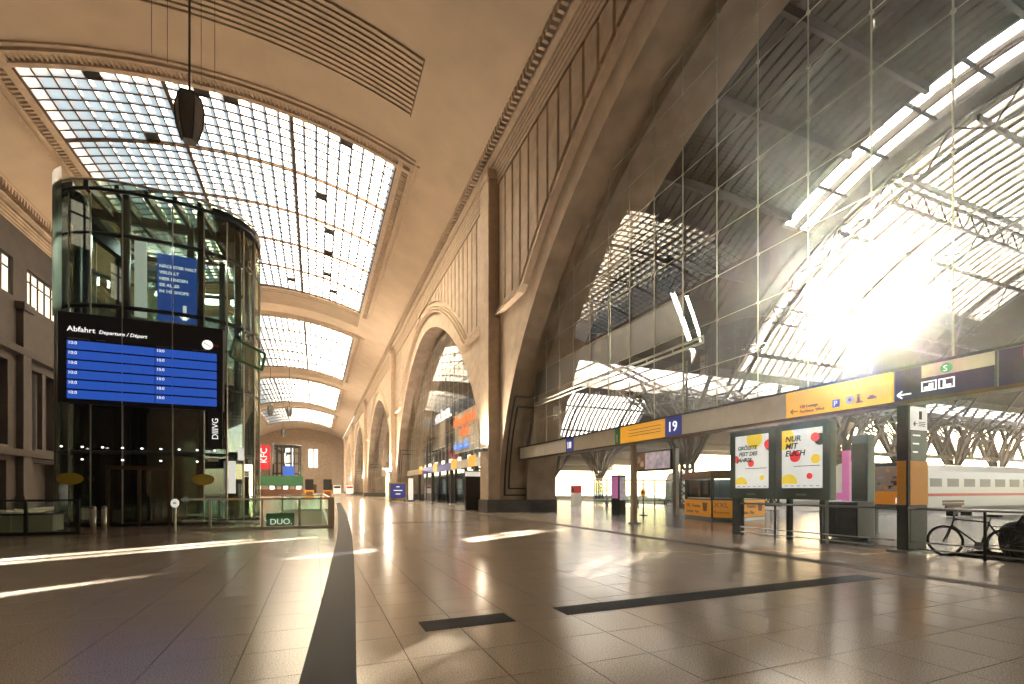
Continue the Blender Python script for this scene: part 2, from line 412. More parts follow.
for i in range(NC):
    for j in range(11, NR):
        if (i, j) in DARK: continue
        a = -t_s+2*t_s*i/NC; b = -t_s+2*t_s*(i+1)/NC; y = -SKL+2*SKL*j/NR
        rest.quad(vp(a, y), vp(b, y), vp(b, y+2*SKL/NR), vp(a, y+2*SKL/NR))
rest = rest.mesh('panes', 'skylight_glass')
allp = MB()
for i in range(NC):
    a = -t_s+2*t_s*i/NC; b = -t_s+2*t_s*(i+1)/NC
    allp.quad(vp(a, -SKL), vp(b, -SKL), vp(b, SKL), vp(a, SKL))
allp = allp.mesh('panes', 'skylight_glass')
ORD = ['above the camera', 'nearest', 'second', 'third', 'farthest']
for k, c in enumerate(BAYS):
    if k == 0: continue
    wnd = structure('window_%d' % (k+1), (0, c, 0), 'gridded skylight in the vault, %s along the hall' % ORD[k])
    put('frame', fr, wnd); put('glazing_bars', bars, wnd)['kind'] = 'stuff'; put('dentils', dent, wnd)['kind'] = 'stuff'
    if k == 1:
        for i in range(NC):
            for j in range(NR):
                dk = (i, j) in DARK
                if j >= 11 and not dk: continue
                t = -t_s+2*t_s*(i+.5)/NC
                p = put('vent_pane' if dk else 'pane', pmd if dk else pm, wnd, vp(t, -SKL+2*SKL*j/NR)); p.rotation_euler = (0, t, 0)
        put('panes', rest, wnd)['kind'] = 'stuff'
    else: put('panes', allp, wnd)['kind'] = 'stuff'
# slatted ventilation grilles between the skylights
NS = 12
slm = arc_strip(-t_s, t_s, -.11, .11, .05, -.10, 18).mesh('slat', 'plaster')
bkm = arc_strip(-t_s-.002, t_s+.002, -2.3, 2.3, -.004, -.012, 18).mesh('grille_back', 'plaster_dark')
for k, y in enumerate((29.4, 73.4, 117.4, 161.4)):
    g = thing('ceiling_grille', (0, y, 0), 'slatted ventilation grille across the vault, %s skylight' % ('in front of the nearest', 'between the nearest and second', 'between the second and third', 'between the third and fourth')[k], 'ceiling grille')
    put('grille_back', bkm, g)
    for i in range(NS): put('slat', slm, g, (0, -2.1+4.2*i/(NS-1), 0))

# ------------------------------------------------------------------ cornices
def sweep_y(prof, y0, y1, cap=True):
    m = MB(); n = len(prof)
    m.add([(x, y0, z) for x, z in prof]+[(x, y1, z) for x, z in prof], [(i, (i+1) % n, n+(i+1) % n, n+i) for i in range(n)]+[tuple(range(n)), tuple(range(2*n-1, n-1, -1))])
    return m
def cornice(name, side, label):
    tm1 = 'stone_trim' if side > 0 else 'stone_soffit'  # darker stone puts the edge vignette into the left cornice colour
    fx = (lambda x: x) if side > 0 else (lambda x: 2*XC-x)
    tr = structure(name, (0, 0, 0), label)
    for prof, nm, mt in tuple(([(11.02+.05*q, 23.30-.26*q), (11.06+.05*q, 23.12-.26*q), (11.5, 23.12-.26*q), (11.5, 23.30-.26*q)], 'fillet', 'stone_trim') for q in range(5))+(([(10.15, 24.95), (10.3, 24.55), (10.55, 24.45), (10.9, 24.4), (10.9, 25.3), (10.15, 25.3)], 'upper_moulding', 'stone_trim'),
                         ([(10.75, 23.6), (10.95, 23.42), (11.6, 23.42), (11.6, 23.8), (10.75, 23.8)], 'lower_moulding', 'stone_trim'),
                         ([(11.33, 22.0), (11.36, 22.0), (11.36, 23.5), (11.33, 23.5)], 'recess', 'stone_dark'),  # dark backing paints shade into the grooves between the fillets
                         ([(10.5, 24.25), (10.62, 24.2), (10.62, 24.5), (10.5, 24.5)], 'bead', 'stone_trim'),
                         ([(11.3, 23.6), (11.35, 23.6), (11.35, 24.6), (11.3, 24.6)], 'shade_strip', 'stone_dark')):  # dark strip paints the shade behind the dentils
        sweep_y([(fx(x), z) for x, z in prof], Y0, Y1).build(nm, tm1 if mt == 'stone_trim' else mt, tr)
    dn = MB(); y = -5.0
    while y < 150:
        x0, x1 = sorted((fx(10.45), fx(11.25))); dn.box(x0, x1, y, y+.17, 23.95, 24.5); y += .4
    dn.build('dentils', tm1, tr, kind='stuff')
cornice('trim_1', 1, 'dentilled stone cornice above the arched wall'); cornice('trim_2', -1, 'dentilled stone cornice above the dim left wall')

# ------------------------------------------------------------------ right wall with great arches
wr = structure('wall_right', (0, 0, 0), 'tan stone wall with great arches between concourse and platforms')
AP = arch_pts(48); ZT = 24.6
prof = [(XW, 0.0), (12.55, 0.0), (12.6, .28), (13.3, .28), (13.35, -.18), (14.6, -.18), (14.65, -.05), (XB, -.05)]   # soffit steps (x, grow)
bm_ = MB(); sf = MB()
for i in range(48):
    (ya, za), (yb, zb) = AP[i], AP[i+1]
    bm_.quad((XW, ya, za), (XW, yb, zb), (XW, yb, ZT), (XW, ya, ZT))
    bm_.quad((XB, ya, za), (XB, yb, zb), (XB, yb, ZT+4), (XB, ya, ZT+4))
for s in (-1, 1):
    y0, y1 = sorted((s*AA, s*22)); bm_.quad((XW, y0, 0), (XW, y1, 0), (XW, y1, ZT), (XW, y0, ZT)); bm_.quad((XB, y0, 0), (XB, y1, 0), (XB, y1, ZT+4), (XB, y0, ZT+4))
for (xa, ga), (xb, gb) in zip(prof[:-1], prof[1:]):
    A = arch_pts(48, ga); B = arch_pts(48, gb)
    A = [(AA+ga, 0)]+A+[(-AA-ga, 0)]; B = [(AA+gb, 0)]+B+[(-AA-gb, 0)]
    for i in range(len(A)-1): sf.quad((xa, A[i][0], A[i][1]), (xa, A[i+1][0], A[i+1][1]), (xb, B[i+1][0], B[i+1][1]), (xb, B[i][0], B[i][1]))
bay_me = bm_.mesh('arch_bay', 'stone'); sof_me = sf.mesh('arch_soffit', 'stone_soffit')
# label moulding, three steps, following the arch and returning level to the pilasters
ml = MB()
def off_curve(off):
    pts = [p for p in arch_pts(96, off) if p[1] > 13.3]
    return [(21.0, 13.3)]+[(pts[0][0], 13.3)]+pts+[(pts[-1][0], 13.3), (-21.0, 13.3)]
for off, wd, dp in ((1.50, .15, .40), (1.80, .12, .30), (2.06, .10, .20)):
    A = off_curve(off); B = off_curve(off+wd)
    zs = .0 if off < 1.6 else (off-1.55)
    fixA = lambda p, L, dz: (p[0], p[1])
    n = 60
    def resample(C):
        C = [(a, b+(off-1.55 if abs(b-13.3) < 1e-6 else 0)) for a, b in C]
        ds = [0]
        for p, q in zip(C[:-1], C[1:]): ds.append(ds[-1]+math.dist(p, q))
        out = []
        for k in range(n+1):
            t = ds[-1]*k/n; i = 0
            while i < len(ds)-2 and ds[i+1] < t: i += 1
            f = (t-ds[i])/max(1e-9, ds[i+1]-ds[i]); out.append((C[i][0]+f*(C[i+1][0]-C[i][0]), C[i][1]+f*(C[i+1][1]-C[i][1])))
        return out
    A = resample(A)
    for p, q in zip(A[:-1], A[1:]): ml.beam((XW-dp/2+.02, p[0], p[1]), (XW-dp/2+.02, q[0], q[1]), wd, dp, up=(1, 0, 0))
ml_me = ml.mesh('label_moulding', 'stone_trim')
# raised spandrel panels
LOW = off_curve(2.3)
def zlow(y):
    y = abs(y)
    pts = sorted([(abs(a), b) for a, b in LOW if a >= 0])
    for (a, b), (c, d) in zip(pts[:-1], pts[1:]):
        if a <= y <= c: return b+(d-b)*(y-a)/max(1e-9, c-a)+.25
    return 13.6
panels = []
k = 0; y = 20.2
while y > 1.0:
    a, b = y, y-.98
    za, zb = max(zlow(a), zlow(a)), zlow(b)
    if max(za, zb) < 21.7:
        for s in (1, -1):
            P = [(s*a, za), (s*b, zb), (s*b, 21.85), (s*a, 21.85)]
            if s < 0: P = P[::-1]
            m = MB().prism(P, XW-.16, XW+.02, lambda p, q, r: (r, p, q)); panels.append(m.mesh('fluted_panel', 'stone'))
    y -= 1.2
# jamb inset frames near the foot
jf = MB()
def jy(z):
    if z <= AZ: return AA
    return AA*(1-((z-AZ)/AB)**AN)**(1/AN)
for (x0, x1, z0, z1) in ((11.75, 14.3, 1.15, 7.5), (12.05, 14.0, 1.6, 6.9)):
    for s in (1, -1):
        zz = [z0+(z1-z0)*i/8 for i in range(9)]
        for xx in (x0, x1):
            for a, b in zip(zz[:-1], zz[1:]): jf.beam((xx, s*(jy(a)-.03), a), (xx, s*(jy(b)-.03), b), .09, .10)
        for zq in (z0, z1): jf.beam((x0, s*(jy(zq)-.03), zq), (x1, s*(jy(zq)-.03), zq), .10, .10)
jf_me = jf.mesh('jamb_frame', 'stone_dark')
pil = MB().box(10.6, XW+.05, 20.5, 22.2, .85, 23.0); pil.box(10.5, XW+.05, 20.4, 22.3, 22.3, 22.7); pil_me = pil.mesh('pilaster', 'stone_trim')
pln = MB().box(10.5, XW+.04, 20.42, 22.3, 0, .85)
for s in (1, -1): pln.prism([(XW-.06, s*(AA-.1)), (XB+.02, s*(AA-.28)), (XB+.02, s*22), (XW-.06, s*22)], 0, .85)
pln_me = pln.mesh('plinth', 'plinth')
for kb, c in enumerate(BAYS+[-35]):
    b = link('arch_bay', bay_me, wr, (0, c, 0)); ORG[b.name] = (0, 0, 0)
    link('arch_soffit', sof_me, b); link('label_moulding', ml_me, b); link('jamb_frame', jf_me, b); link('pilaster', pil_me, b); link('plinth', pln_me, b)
    if kb in (0, 1, 2):
        for p in panels: link('fluted_panel', p, b)
    else:
        allm = MB()
MB().quad((XW, 207, 0), (XW, Y1, 0), (XW, Y1, ZT), (XW, 207, ZT)).build('end_panel', 'stone', wr)

# uplights on the piers
for k, yv in enumerate((29.0, 73.0, 117.0, 161.0)):
    u = thing('wall_uplight', (10.35, yv+.9, 4.3), 'slim uplight fixed to the arch pier, %s' % ('nearest pier in view', 'second pier', 'third pier', 'fourth pier')[k], 'wall lamp', 'pier uplights')
    MB().box(10.25, 10.6, yv+.6, yv+1.4, 4.1, 4.3).build('housing', 'steel_dark', u); MB().box(10.28, 10.55, yv+.65, yv+1.35, 4.3, 4.32).build('lens', 'lamp_daylight_glow', u)
    la = bpy.data.lights.new('uplight', 'AREA'); la.shape = 'RECTANGLE'; la.size = .6; la.size_y = .25; la.energy = (750, 3200, 2600, 2400)[k]; la.color = (1, .84, .64)
    lo = link('uplight', la, u, (-.1, 0, .12)); lo.rotation_euler = Vector((-.35, -.1, 1)).to_track_quat('-Z', 'Y').to_euler()

# ------------------------------------------------------------------ glass walls in the arches
ZB0, ZB1 = 3.6, 4.33
PW, PH = 1.65, 1.53
G = [p for p in arch_pts(48, .2) if p[1] > ZB1]
G = [(max(p[0] for p in G), ZB1)]+G+[(min(p[0] for p in G), ZB1)]
cells = []
for i in range(-13, 13):
    for j in range(11):
        y = 2.76+i*PW-9+9-2.76+.0; y = i*PW+.11; z = ZB1+.06+j*PH
        cl = clip_convex([(y+.008, z+.008), (y+PW-.008, z+.008), (y+PW-.008, z+PH-.008), (y+.008, z+PH-.008)], G)
        if len(cl) >= 3: cells.append((y, z, cl))
pane_me = [MB().add([(XG, p, q) for p, q in cl], [tuple(range(len(cl)))]).mesh('pane', 'glass_wall') for y, z, cl in cells]
def topz(y):
    a = abs(y)/(AA+.2)
    return AZ+(AB+.2)*max(0, 1-a**AN)**(1/AN) if a < 1 else 0
def ytop(z): 
    t = (z-AZ)/(AB+.2)
    return (AA+.2)*max(0, 1-t**AN)**(1/AN) if t < 1 else 0
rod_me = []; 
for i in range(-13, 14):
    y = i*PW+.11; zt = topz(y)
    if zt > ZB1+.5: rod_me.append((y, MB().tube((XG-.06, y, ZB1), (XG-.06, y, zt), .022, 6).mesh('tension_rod', 'cable')))
cab_me = []; nod = MB()
for j in range(1, 11):
    z = ZB1+.06+j*PH; ya = ytop(z)
    if ya > .5: cab_me.append(MB().tube((XG-.05, -ya, z), (XG-.05, ya, z), .014, 5).mesh('cross_cable', 'cable'))
    for i in range(-13, 14):
        y = i*PW+.11
        if abs(y) < ya: nod.lathe([(.02, -.05), (.055, -.03), (.055, .03), (.02, .05)], (XG-.05, y, z), 6)
nod_me = nod.mesh('clamps', 'cable')
for kb, c in enumerate(BAYS):
    gw = structure('window_%d' % (kb+11), (0, c, 0), 'cable-held glass wall filling the great arch, %s' % ORD[kb].replace('above the camera', 'beside the camera'))
    far = MB()
    for (y, z, cl), me in zip(cells, pane_me):
        if kb == 0 and y+c > 2.5:
            po = put('pane', me, gw)
            if 7.3 < z < 7.6 and y+c > 13: po.material_slots[0].link = 'OBJECT'; po.material_slots[0].material = M['glass_hazy']
        else: far.add([(XG, p, q) for p, q in cl], [tuple(range(len(cl)))])
    o = far.mesh('panes', 'glass_wall'); put('panes', o, gw)['kind'] = 'stuff'
    for y, me in rod_me:
        if kb > 1: break
        put('tension_rod', me, gw)
    for me in cab_me:
        if kb > 1: break
        put('cross_cable', me, gw)
    if kb < 2: put('clamps', nod_me, gw)['kind'] = 'stuff'
wb = thing('wind_beam', (13.3, 20, 7.3), 'slim double-tube wind beam bracing the near glass wall', 'beam')
for z in (7.22, 7.0): MB().tube((13.3, 13.4, z), (13.3, 28.0, z), .05, 6).build('chord', 'steel_light', wb)
for k in range(10): MB().tube((13.3, 13.4+k*1.62, 7.0), (13.3, 13.4+k*1.62, 7.22), .03, 5).build('strut', 'steel_light', wb)

# ------------------------------------------------------------------ left wall, end walls
wl_ = structure('wall_left', (0, 0, 0), 'dim stone wall with pilasters and high windows')
lw = MB(); pw = 44/6
yy = 51.2-pw*11
wins = []
while yy < Y1-6: wins.append(yy); yy += pw
def lwall(z0, z1, openings, x=XL):
    ys = [Y0]
    for a, b in openings: ys += [a, b]
    ys.append(Y1)
    for k in range(0, len(ys), 2): lw.quad((x, ys[k], z0), (x, ys[k+1], z0), (x, ys[k+1], z1), (x, ys[k], z1))
lwall(19.8, 25.2, []); lwall(16.8, 19.8, [(a, a+5.4) for a in wins]); lwall(11.6, 16.8, [])
lwall(5.0, 11.6, [(a+.7, a+4.7) for a in wins]); lwall(3.8, 5.0, []); lwall(0, 3.8, [(a+.9, a+4.5) for a in wins])
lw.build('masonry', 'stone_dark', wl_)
rv = MB()
for a in wins:
    for (o0, o1, z0, z1) in ((0, 5.4, 16.8, 19.8), (.7, 4.7, 5.0, 11.6), (.9, 4.5, 0, 3.8)):
        y0, y1 = a+o0, a+o1
        rv.quad((XL, y0, z0), (XL-.7, y0, z0), (XL-.7, y0, z1), (XL, y0, z1)); rv.quad((XL, y1, z0), (XL-.7, y1, z0), (XL-.7, y1, z1), (XL, y1, z1))
        rv.quad((XL, y0, z0), (XL-.7, y0, z0), (XL-.7, y1, z0), (XL, y1, z0)); rv.quad((XL, y0, z1), (XL-.7, y0, z1), (XL-.7, y1, z1), (XL, y1, z1))
        if z1 < 12: rv.quad((XL-.7, y0, z0), (XL-.7, y1, z0), (XL-.7, y1, z1), (XL-.7, y0, z1))
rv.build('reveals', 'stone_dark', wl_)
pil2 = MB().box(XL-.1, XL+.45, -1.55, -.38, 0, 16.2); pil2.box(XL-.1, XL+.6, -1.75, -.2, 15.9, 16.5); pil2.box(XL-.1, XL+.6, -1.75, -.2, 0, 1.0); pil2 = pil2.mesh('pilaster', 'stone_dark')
mulm = MB().box(XL-.4, XL-.05, 2.45, 2.95, 5, 11.6).mesh('mullion', 'stone_dark')
wfm = MB()
for i in range(6): wfm.box(XL-.35, XL-.2, 5.4*i/5-.05, 5.4*i/5+.05, 16.8, 19.8)
for z in (16.8, 18.9, 19.75): wfm.box(XL-.35, XL-.2, 0, 5.4, z-.04, z+.06)
wfm = wfm.mesh('window_frame', 'steel_dark')
wpm = MB().quad((XL-.3, 0, 16.8), (XL-.3, 5.4, 16.8), (XL-.3, 5.4, 19.8), (XL-.3, 0, 19.8)).mesh('pane', 'window_daylight_glow')
for a in wins:
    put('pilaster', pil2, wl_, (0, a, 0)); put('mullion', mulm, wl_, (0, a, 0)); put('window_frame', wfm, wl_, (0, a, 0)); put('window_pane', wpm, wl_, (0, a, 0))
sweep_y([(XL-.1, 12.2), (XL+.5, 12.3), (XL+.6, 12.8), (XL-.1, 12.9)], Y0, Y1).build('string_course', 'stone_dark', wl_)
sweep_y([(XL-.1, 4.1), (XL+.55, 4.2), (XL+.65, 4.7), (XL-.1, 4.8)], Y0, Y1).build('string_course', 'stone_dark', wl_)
for nm, yv, lab in (('wall_back', Y1, 'far end wall of the concourse with arched recess'), ('wall_front', Y0, 'near end wall behind the camera')):
    e = MB(); n = 24
    for i in range(n):
        xa = XL+(11.8-XL)*i/n; xb = XL+(11.8-XL)*(i+1)/n
        za = vz(max(XC-HW, min(XC+HW, xa)))+.3; zb = vz(max(XC-HW, min(XC+HW, xb)))+.3
        e.quad((xa, yv, 0), (xb, yv, 0), (xb, yv, zb), (xa, yv, za))
    eb = e.build(nm, 'stone'); tag(eb, lab, kind='structure')
    if nm == 'wall_back':
        s = -1
        pts = [(XC+13.0*math.cos(PI*i/20), 19.5+4.6*math.sin(PI*i/20)) for i in range(21)]
        mm = MB()
        for p, q in zip(pts[:-1], pts[1:]): mm.beam((p[0], yv-.4, p[1]), (q[0], yv-.4, q[1]), .8, .8, up=(0, 1, 0))
        for x in (XC-13, XC+13): mm.box(x-.6, x+.6, yv-1, yv, 0, 19.6)
        mm.build('recess_moulding', 'stone_trim', eb)
        for k, x in enumerate((XC+3.2, XC+5.3, XC-4, XC-6)): MB().box(x-.75, x+.75, yv-.15, yv-.05, 11.5, 19.5).build('tall_window', 'lamp_daylight_glow', eb)  # glowing panes imitate daylight in the end wall
        for x in (-3, 3.5): MB().box(x, x+3.2, yv-.2, yv-.05, 0, 4).build('doorway', 'steel_dark', eb)

# ------------------------------------------------------------------ platform hall: floors, roofs
pf = structure('floor_platforms', (0, 0, 0), 'grey platform paving beyond the glass wall'); 
MB().box(32, 150, -60, 240, -1.1, -.98).build('track_bed', 'gravel', pf)
for (a, b) in ((-60, -8), (-1, 10.5), (14.5, 19.2), (23.2, 38.5), (42.5, 54), (58.2, 70), (74, 240)):
    MB().box(32, 150, a, b, -.95, 0).build('platform', 'platform', pf)
RS = 20.7; ZS = -.7; YE = 17.4
def sp(y, dr=0): 
    a = math.asin(y/RS); return ((RS+dr)*math.sin(a), ZS+(RS+dr)*math.cos(a))
def shell(x0, x1, ya, yb, dr0, dr1, n=14):
    m = MB()
    for i in range(n):
        a = ya+(yb-ya)*i/n; b = ya+(yb-ya)*(i+1)/n
        (y0, z0), (y1, z1), (y2, z2), (y3, z3) = sp(a, dr0), sp(b, dr0), sp(b, dr1), sp(a, dr1)
        P = [(x0, y0, z0), (x1, y0, z0), (x1, y1, z1), (x0, y1, z1), (x0, y3, z3), (x1, y3, z3), (x1, y2, z2), (x0, y2, z2)]
        f = [(0,1,2,3),(4,7,6,5),(0,3,7,4),(1,5,6,2)]
        if i == 0: f.append((0,4,5,1))
        if i == n-1: f.append((3,2,6,7))
        m.add(P, f)
    return m
BP = .55
board_me = shell(0, BP-.12, -YE, 14.6, .12, .0).mesh('roof_board', 'roof_board')
LP = .80
slat_me = shell(0, .36, -YE, YE, .10, -.06).mesh('roof_slat', 'slat_pale')
gls = MB()
for i in range(14):
    a = -YE+2*YE*i/14; b = -YE+2*YE*(i+1)/14; gls.quad((.30, *sp(a, .12)), (LP+.06, *sp(a, .12)), (LP+.06, *sp(b, .12)), (.30, *sp(b, .12)))
gls_me = gls.mesh('glass_strip', 'roof_glass')
NL = 29
slat_sh = shell(0, .36, -YE, 12.5, .10, -.06).mesh('roof_slat', 'slat_pale')
gq = MB()
for i in range(12):
    a = -YE+(YE+12.5)*i/12; b = -YE+(YE+12.5)*(i+1)/12; gq.quad((.30, *sp(a, .12)), (LP+.06, *sp(a, .12)), (LP+.06, *sp(b, .12)), (.30, *sp(b, .12)))
gls_sh = gq.mesh('glass_strip', 'roof_glass')
def cut_strip(ya, yb):
    lo = MB(); hi = MB()
    for m, a0, b0, n in ((lo, -YE, ya, 10), (lo, yb, YE, 3), (hi, ya, yb, 3)):
        for i in range(n):
            a = a0+(b0-a0)*i/n; b = a0+(b0-a0)*(i+1)/n; m.quad((.30, *sp(a, .12)), (LP+.06, *sp(a, .12)), (LP+.06, *sp(b, .12)), (.30, *sp(b, .12)))
    return lo.mesh('glass_strip', 'roof_glass'), hi.mesh('clear_pane', 'clear_sky_glass')
gls_cut = cut_strip(10.4, 15.0)
XA, XS0, XS1, XD, XE = XB, 25.3, 28.0, 29.5, 110.0
for kb, c in enumerate([9, 53, -35, 97, 141, 185]):
    rf = structure('roof_hall_%d' % (kb+1), (0, c, 0), 'curved steel and glass roof over the platforms, hall %d' % (kb+1)); ORG[rf.name] = (0, 0, 0)
    shell(XA-.3, XS0, -YE, YE if kb else 14.6, .35, .25).build('roof_deck', 'roof_dark', rf)
    if kb == 0:         # eaves strip with two narrow gaps added to cast a sun streak
        for q in range(6):
            a = 14.6+(YE-14.6)*q/6; b = 14.6+(YE-14.6)*(q+1)/6
            xs = lambda al, x0: x0+(9+sp(al, .3)[0]-31)*SUN.x/SUN.y
            ed_ = [(XA-.3, XA-.3)]+[(xs(a, x0), xs(b, x0)) for x0 in (33.0, 33.45, 34.2, 34.5)]+[(XS0, XS0)]
            for w_ in range(0, 6, 2):
                (p0, p1), (q0, q1) = ed_[w_], ed_[w_+1]
                p0, p1, q0, q1 = (min(max(t, XA-.3), XS0) for t in (p0, p1, q0, q1))
                MB().quad((p0, *sp(a, .3)), (q0, *sp(a, .3)), (q1, *sp(b, .3)), (p1, *sp(b, .3))).build('eaves_plate', 'roof_dark', rf)
    if kb < 2:
        for i in range(int((XS0-XA)/BP)): put('roof_board', board_me, rf, (XA+i*BP, 0, 0))
        # transverse clear skylight
        shell(XS0, XS1, -YE, -10.5, .35, .2).build('roof_deck', 'roof_dark', rf); shell(XS0, XS1, 10.5, YE, .35, .2).build('roof_deck', 'roof_dark', rf)
        for i in range(10):
            a = -10.5+21*i/10; shell(XS0+.05, XS1-.05, a+.05, a+2.05, .14, .12, 2).build('skylight_pane', 'clear_sky_glass', rf)
        fr_ = MB()
        for xx in (XS0, (XS0+XS1)/2-.05, XS1-.1):
            m = shell(xx, xx+.14, -10.5, 10.5, .3, -.1); fr_.add(m.v, m.f)
        for i in range(11):
            a = -10.5+21*i/10; y, z = sp(a); fr_.beam((XS0, y, z), (XS1, y, z), .1, .15)
        fr_.build('skylight_frame', 'steel_shed', rf)
        shell(XS1, XD, -YE, YE, .35, .0).build('roof_gutter', 'roof_dark', rf)
        nl = int((XE-XD)/LP)
        if kb == 0: shell(40.3, XD+NL*LP, 12.4, YE, .3, .2).build('roof_deck', 'roof_dark', rf)
        for i in range(NL): 
            if kb == 0 and XD+i*LP > 40: put('roof_slat', slat_sh, rf, (XD+i*LP, 0, 0)); put('glass_strip', gls_sh, rf, (XD+i*LP, 0, 0)); continue
            put('roof_slat', slat_me, rf, (XD+i*LP, 0, 0))
            if kb == 0 and 33.6 < XD+i*LP < 39.0: put('glass_strip', gls_cut[0], rf, (XD+i*LP, 0, 0)); put('clear_pane', gls_cut[1], rf, (XD+i*LP, 0, 0))
            else: put('glass_strip', gls_me, rf, (XD+i*LP, 0, 0))
        shell(XD+NL*LP, XE, -YE, YE, .35, .2).build('roof_deck', 'roof_dark', rf)
        for yv in (-16.5, -13.2, -9.9, -6.6, -3.3, 0, 3.3, 6.6, 9.9, 13.2, 16.5):       # purlins along the tracks
            y, z = sp(yv, -.15); MB().box(XA, XS0, y-.09, y+.09, z-.32, z+.1).build('purlin', 'steel_shed', rf)
            MB().box(XD, XD+NL*LP, y-.06, y+.06, z-.25, z+.05).build('purlin', 'steel_shed', rf)
    else:
        shell(XS0, XE, -YE, YE, .35, .2).build('roof_deck', 'roof_board', rf)
# valley roofs between the halls, with narrow slots added to cast sun streaks on the floor
for kb, c in enumerate([31, 75, -13, 119, 163]):
    vr = structure('roof_valley_%d' % (kb+1), (0, c, 0), 'flat valley roof between two platform halls')
    hw = 22-YE+.1; z = 10.3
    if kb == 0:
        # slots run along (0.86, 0.51); build the deck as strips between them
        SD = SUN.x/SUN.y
        def strip(x0, x1, w0=None):
            P = [(x0-hw*SD, -hw), (x1-hw*SD, -hw), (x1+hw*SD, hw), (x0+hw*SD, hw)]
            P = clip_convex(P, [(XA-.3, -hw), (XE, -hw), (XE, hw), (XA-.3, hw)])
            if len(P) >= 3: MB().add([(a, b+c, z+.2) for a, b in P], [tuple(range(len(P)))]).build('valley_pane', 'roof_glass', vr)
        cuts = [(0, 22.95), (23.9, 24.5), (25.3, 32.8), (33.75, 34.1), (34.75, 130)]
        for a, b in cuts:
            while b-a > 1e-6: e_ = min(b, a+2.4); strip(a, e_); a = e_
        for k in range(40): MB().box(XA+k*2.4, XA+k*2.4+.1, c-hw, c+hw, z+.05, z+.18).build('valley_bar', 'steel_shed', vr)
        MB().box(XA+100, XE, c-hw, c+hw, z+.2, z+.3).build('valley_deck', 'roof_dark', vr)
    else: MB().box(XA-.3, XE, c-hw, c+hw, z, z+.25).build('valley_deck', 'roof_dark', vr)
    for s in (-1, 1): MB().box(XA, XE, c+s*(hw-.15)-.12, c+s*(hw-.15)+.12, z-(.35 if kb == 0 else 1.0), z+.3).build('valley_girder', 'steel_shed', vr)
    if kb < 2:
        gl = MB()
        gl.box(XA-.1, XA+.02, c-hw, c+hw, 0, 25)
# blind wall of the roof-space above the concourse arches, hall side
# ------------------------------------------------------------------ arch ribs and tree-like supports
def rib_mesh():
    m = MB(); n = 26; pts = [sp(-YE-.6+(2*YE+1.2)*i/n if abs(-YE-.6+(2*YE+1.2)*i/n) < RS-.2 else 0, -.2) for i in range(n+1)]; pin = [sp(-YE-.6+(2*YE+1.2)*i/n, -1.5) for i in range(n+1)]
    for i in range(n):
        m.beam((0, *pts[i]), (0, *pts[i+1]), .2, .16); m.beam((0, *pin[i]), (0, *pin[i+1]), .2, .16)
        a, b = (pts[i], pin[i+1]) if i % 2 == 0 else (pin[i], pts[i+1]); m.beam((0, *a), (0, *b), .08)
    return m.mesh('rib_chords', 'steel_shed')
rib_me = rib_mesh()
RX = [29.0, 39.0, 49.0, 59.0, 69.0, 79.0]
NTH = ['first', 'second', 'third', 'fourth', 'fifth', 'sixth']
for kb, c in enumerate((9, 53)):
    for k, x in enumerate(RX[:6 if kb == 0 else 3]):
        ob = link('arch_rib', rib_me, None, (x, c, 0)); tag(ob, 'curved lattice steel rib under the %s roof, %s from the glass wall' % (('near', 'next')[kb], NTH[k]), 'roof truss', 'lattice ribs of the platform roof')
for k, (yv, x0, x1) in enumerate(((7.0, 29, 79), (-7.0, 29, 79), (14.2, 29, 79))):
    y, z = sp(yv, -.3); m = MB().lattice((x0, y+9, z), (x1, y+9, z), (0, 0, -1.1), 60, .14, .07)
    ob = m.build('lattice_purlin', 'steel_shed'); tag(ob, 'long lattice purlin below the glass roof, %s' % ('upper', 'beyond the crown', 'lower')[k], 'roof truss', 'lattice purlins')
def tree_parts():
    parts = []
    col = MB()
    for sx in (-.35, .35):
        for sy in (-.3, .3): col.beam((sx*1.3, sy*1.3, 0), (sx, sy, 4.2), .16)
    for i in range(6):
        z = .3+i*.65
        for sy in (-.33, .33): col.beam((-.4, sy, z), (.4, sy, z+.6), .07)
        for sx in (-.4, .4): col.beam((sx, -.33, z), (sx, .33, z+.6), .07)
    col.box(-.6, .6, -.6, .6, 0, .35)
    parts.append(('column', col.mesh('column', 'steel_shed')))
    for sx in (-1, 1):
        for sy in (-1, 1):
            for (dx, dy, zt) in ((4.3, 4.2, 10.4), (1.7, 4.4, 10.6)):
                m = MB(); p = Vector((sx*.25, sy*.2, 3.6)); mid = Vector((sx*dx*.38, sy*dy*.30, 7.2)); q = Vector((sx*dx, sy*dy, zt))
                m.lattice(p, mid, (sx*.0+.35, 0, .30), 6, .17, .08); m.lattice(mid, q, (.35, 0, .30), 7, .15, .08)
                parts.append(('limb', m.mesh('limb', 'steel_shed')))
    for sx in (-1, 1):
        m = MB().lattice((sx*.3, 0, 3.2), (sx*4.8, 0, 9.4), (0, 0, .7), 9, .16, .08); parts.append(('limb', m.mesh('limb', 'steel_shed')))
    m = MB()
    for sx in (-1, 1): m.lattice((sx*4.8, -.3, 9.0), (0, -.3, 10.0), (0, 0, -.8), 8, .12, .07)
    m.beam((-4.9, 0, 7.6), (4.9, 0, 7.6), .12); m.beam((-4.9, 2.4, 9), (4.9, 2.4, 9), .10); m.beam((-4.9, -2.4, 9), (4.9, -2.4, 9), .10)
    parts.append(('bracing', m.mesh('bracing', 'steel_shed')))
    return parts
tp = tree_parts()
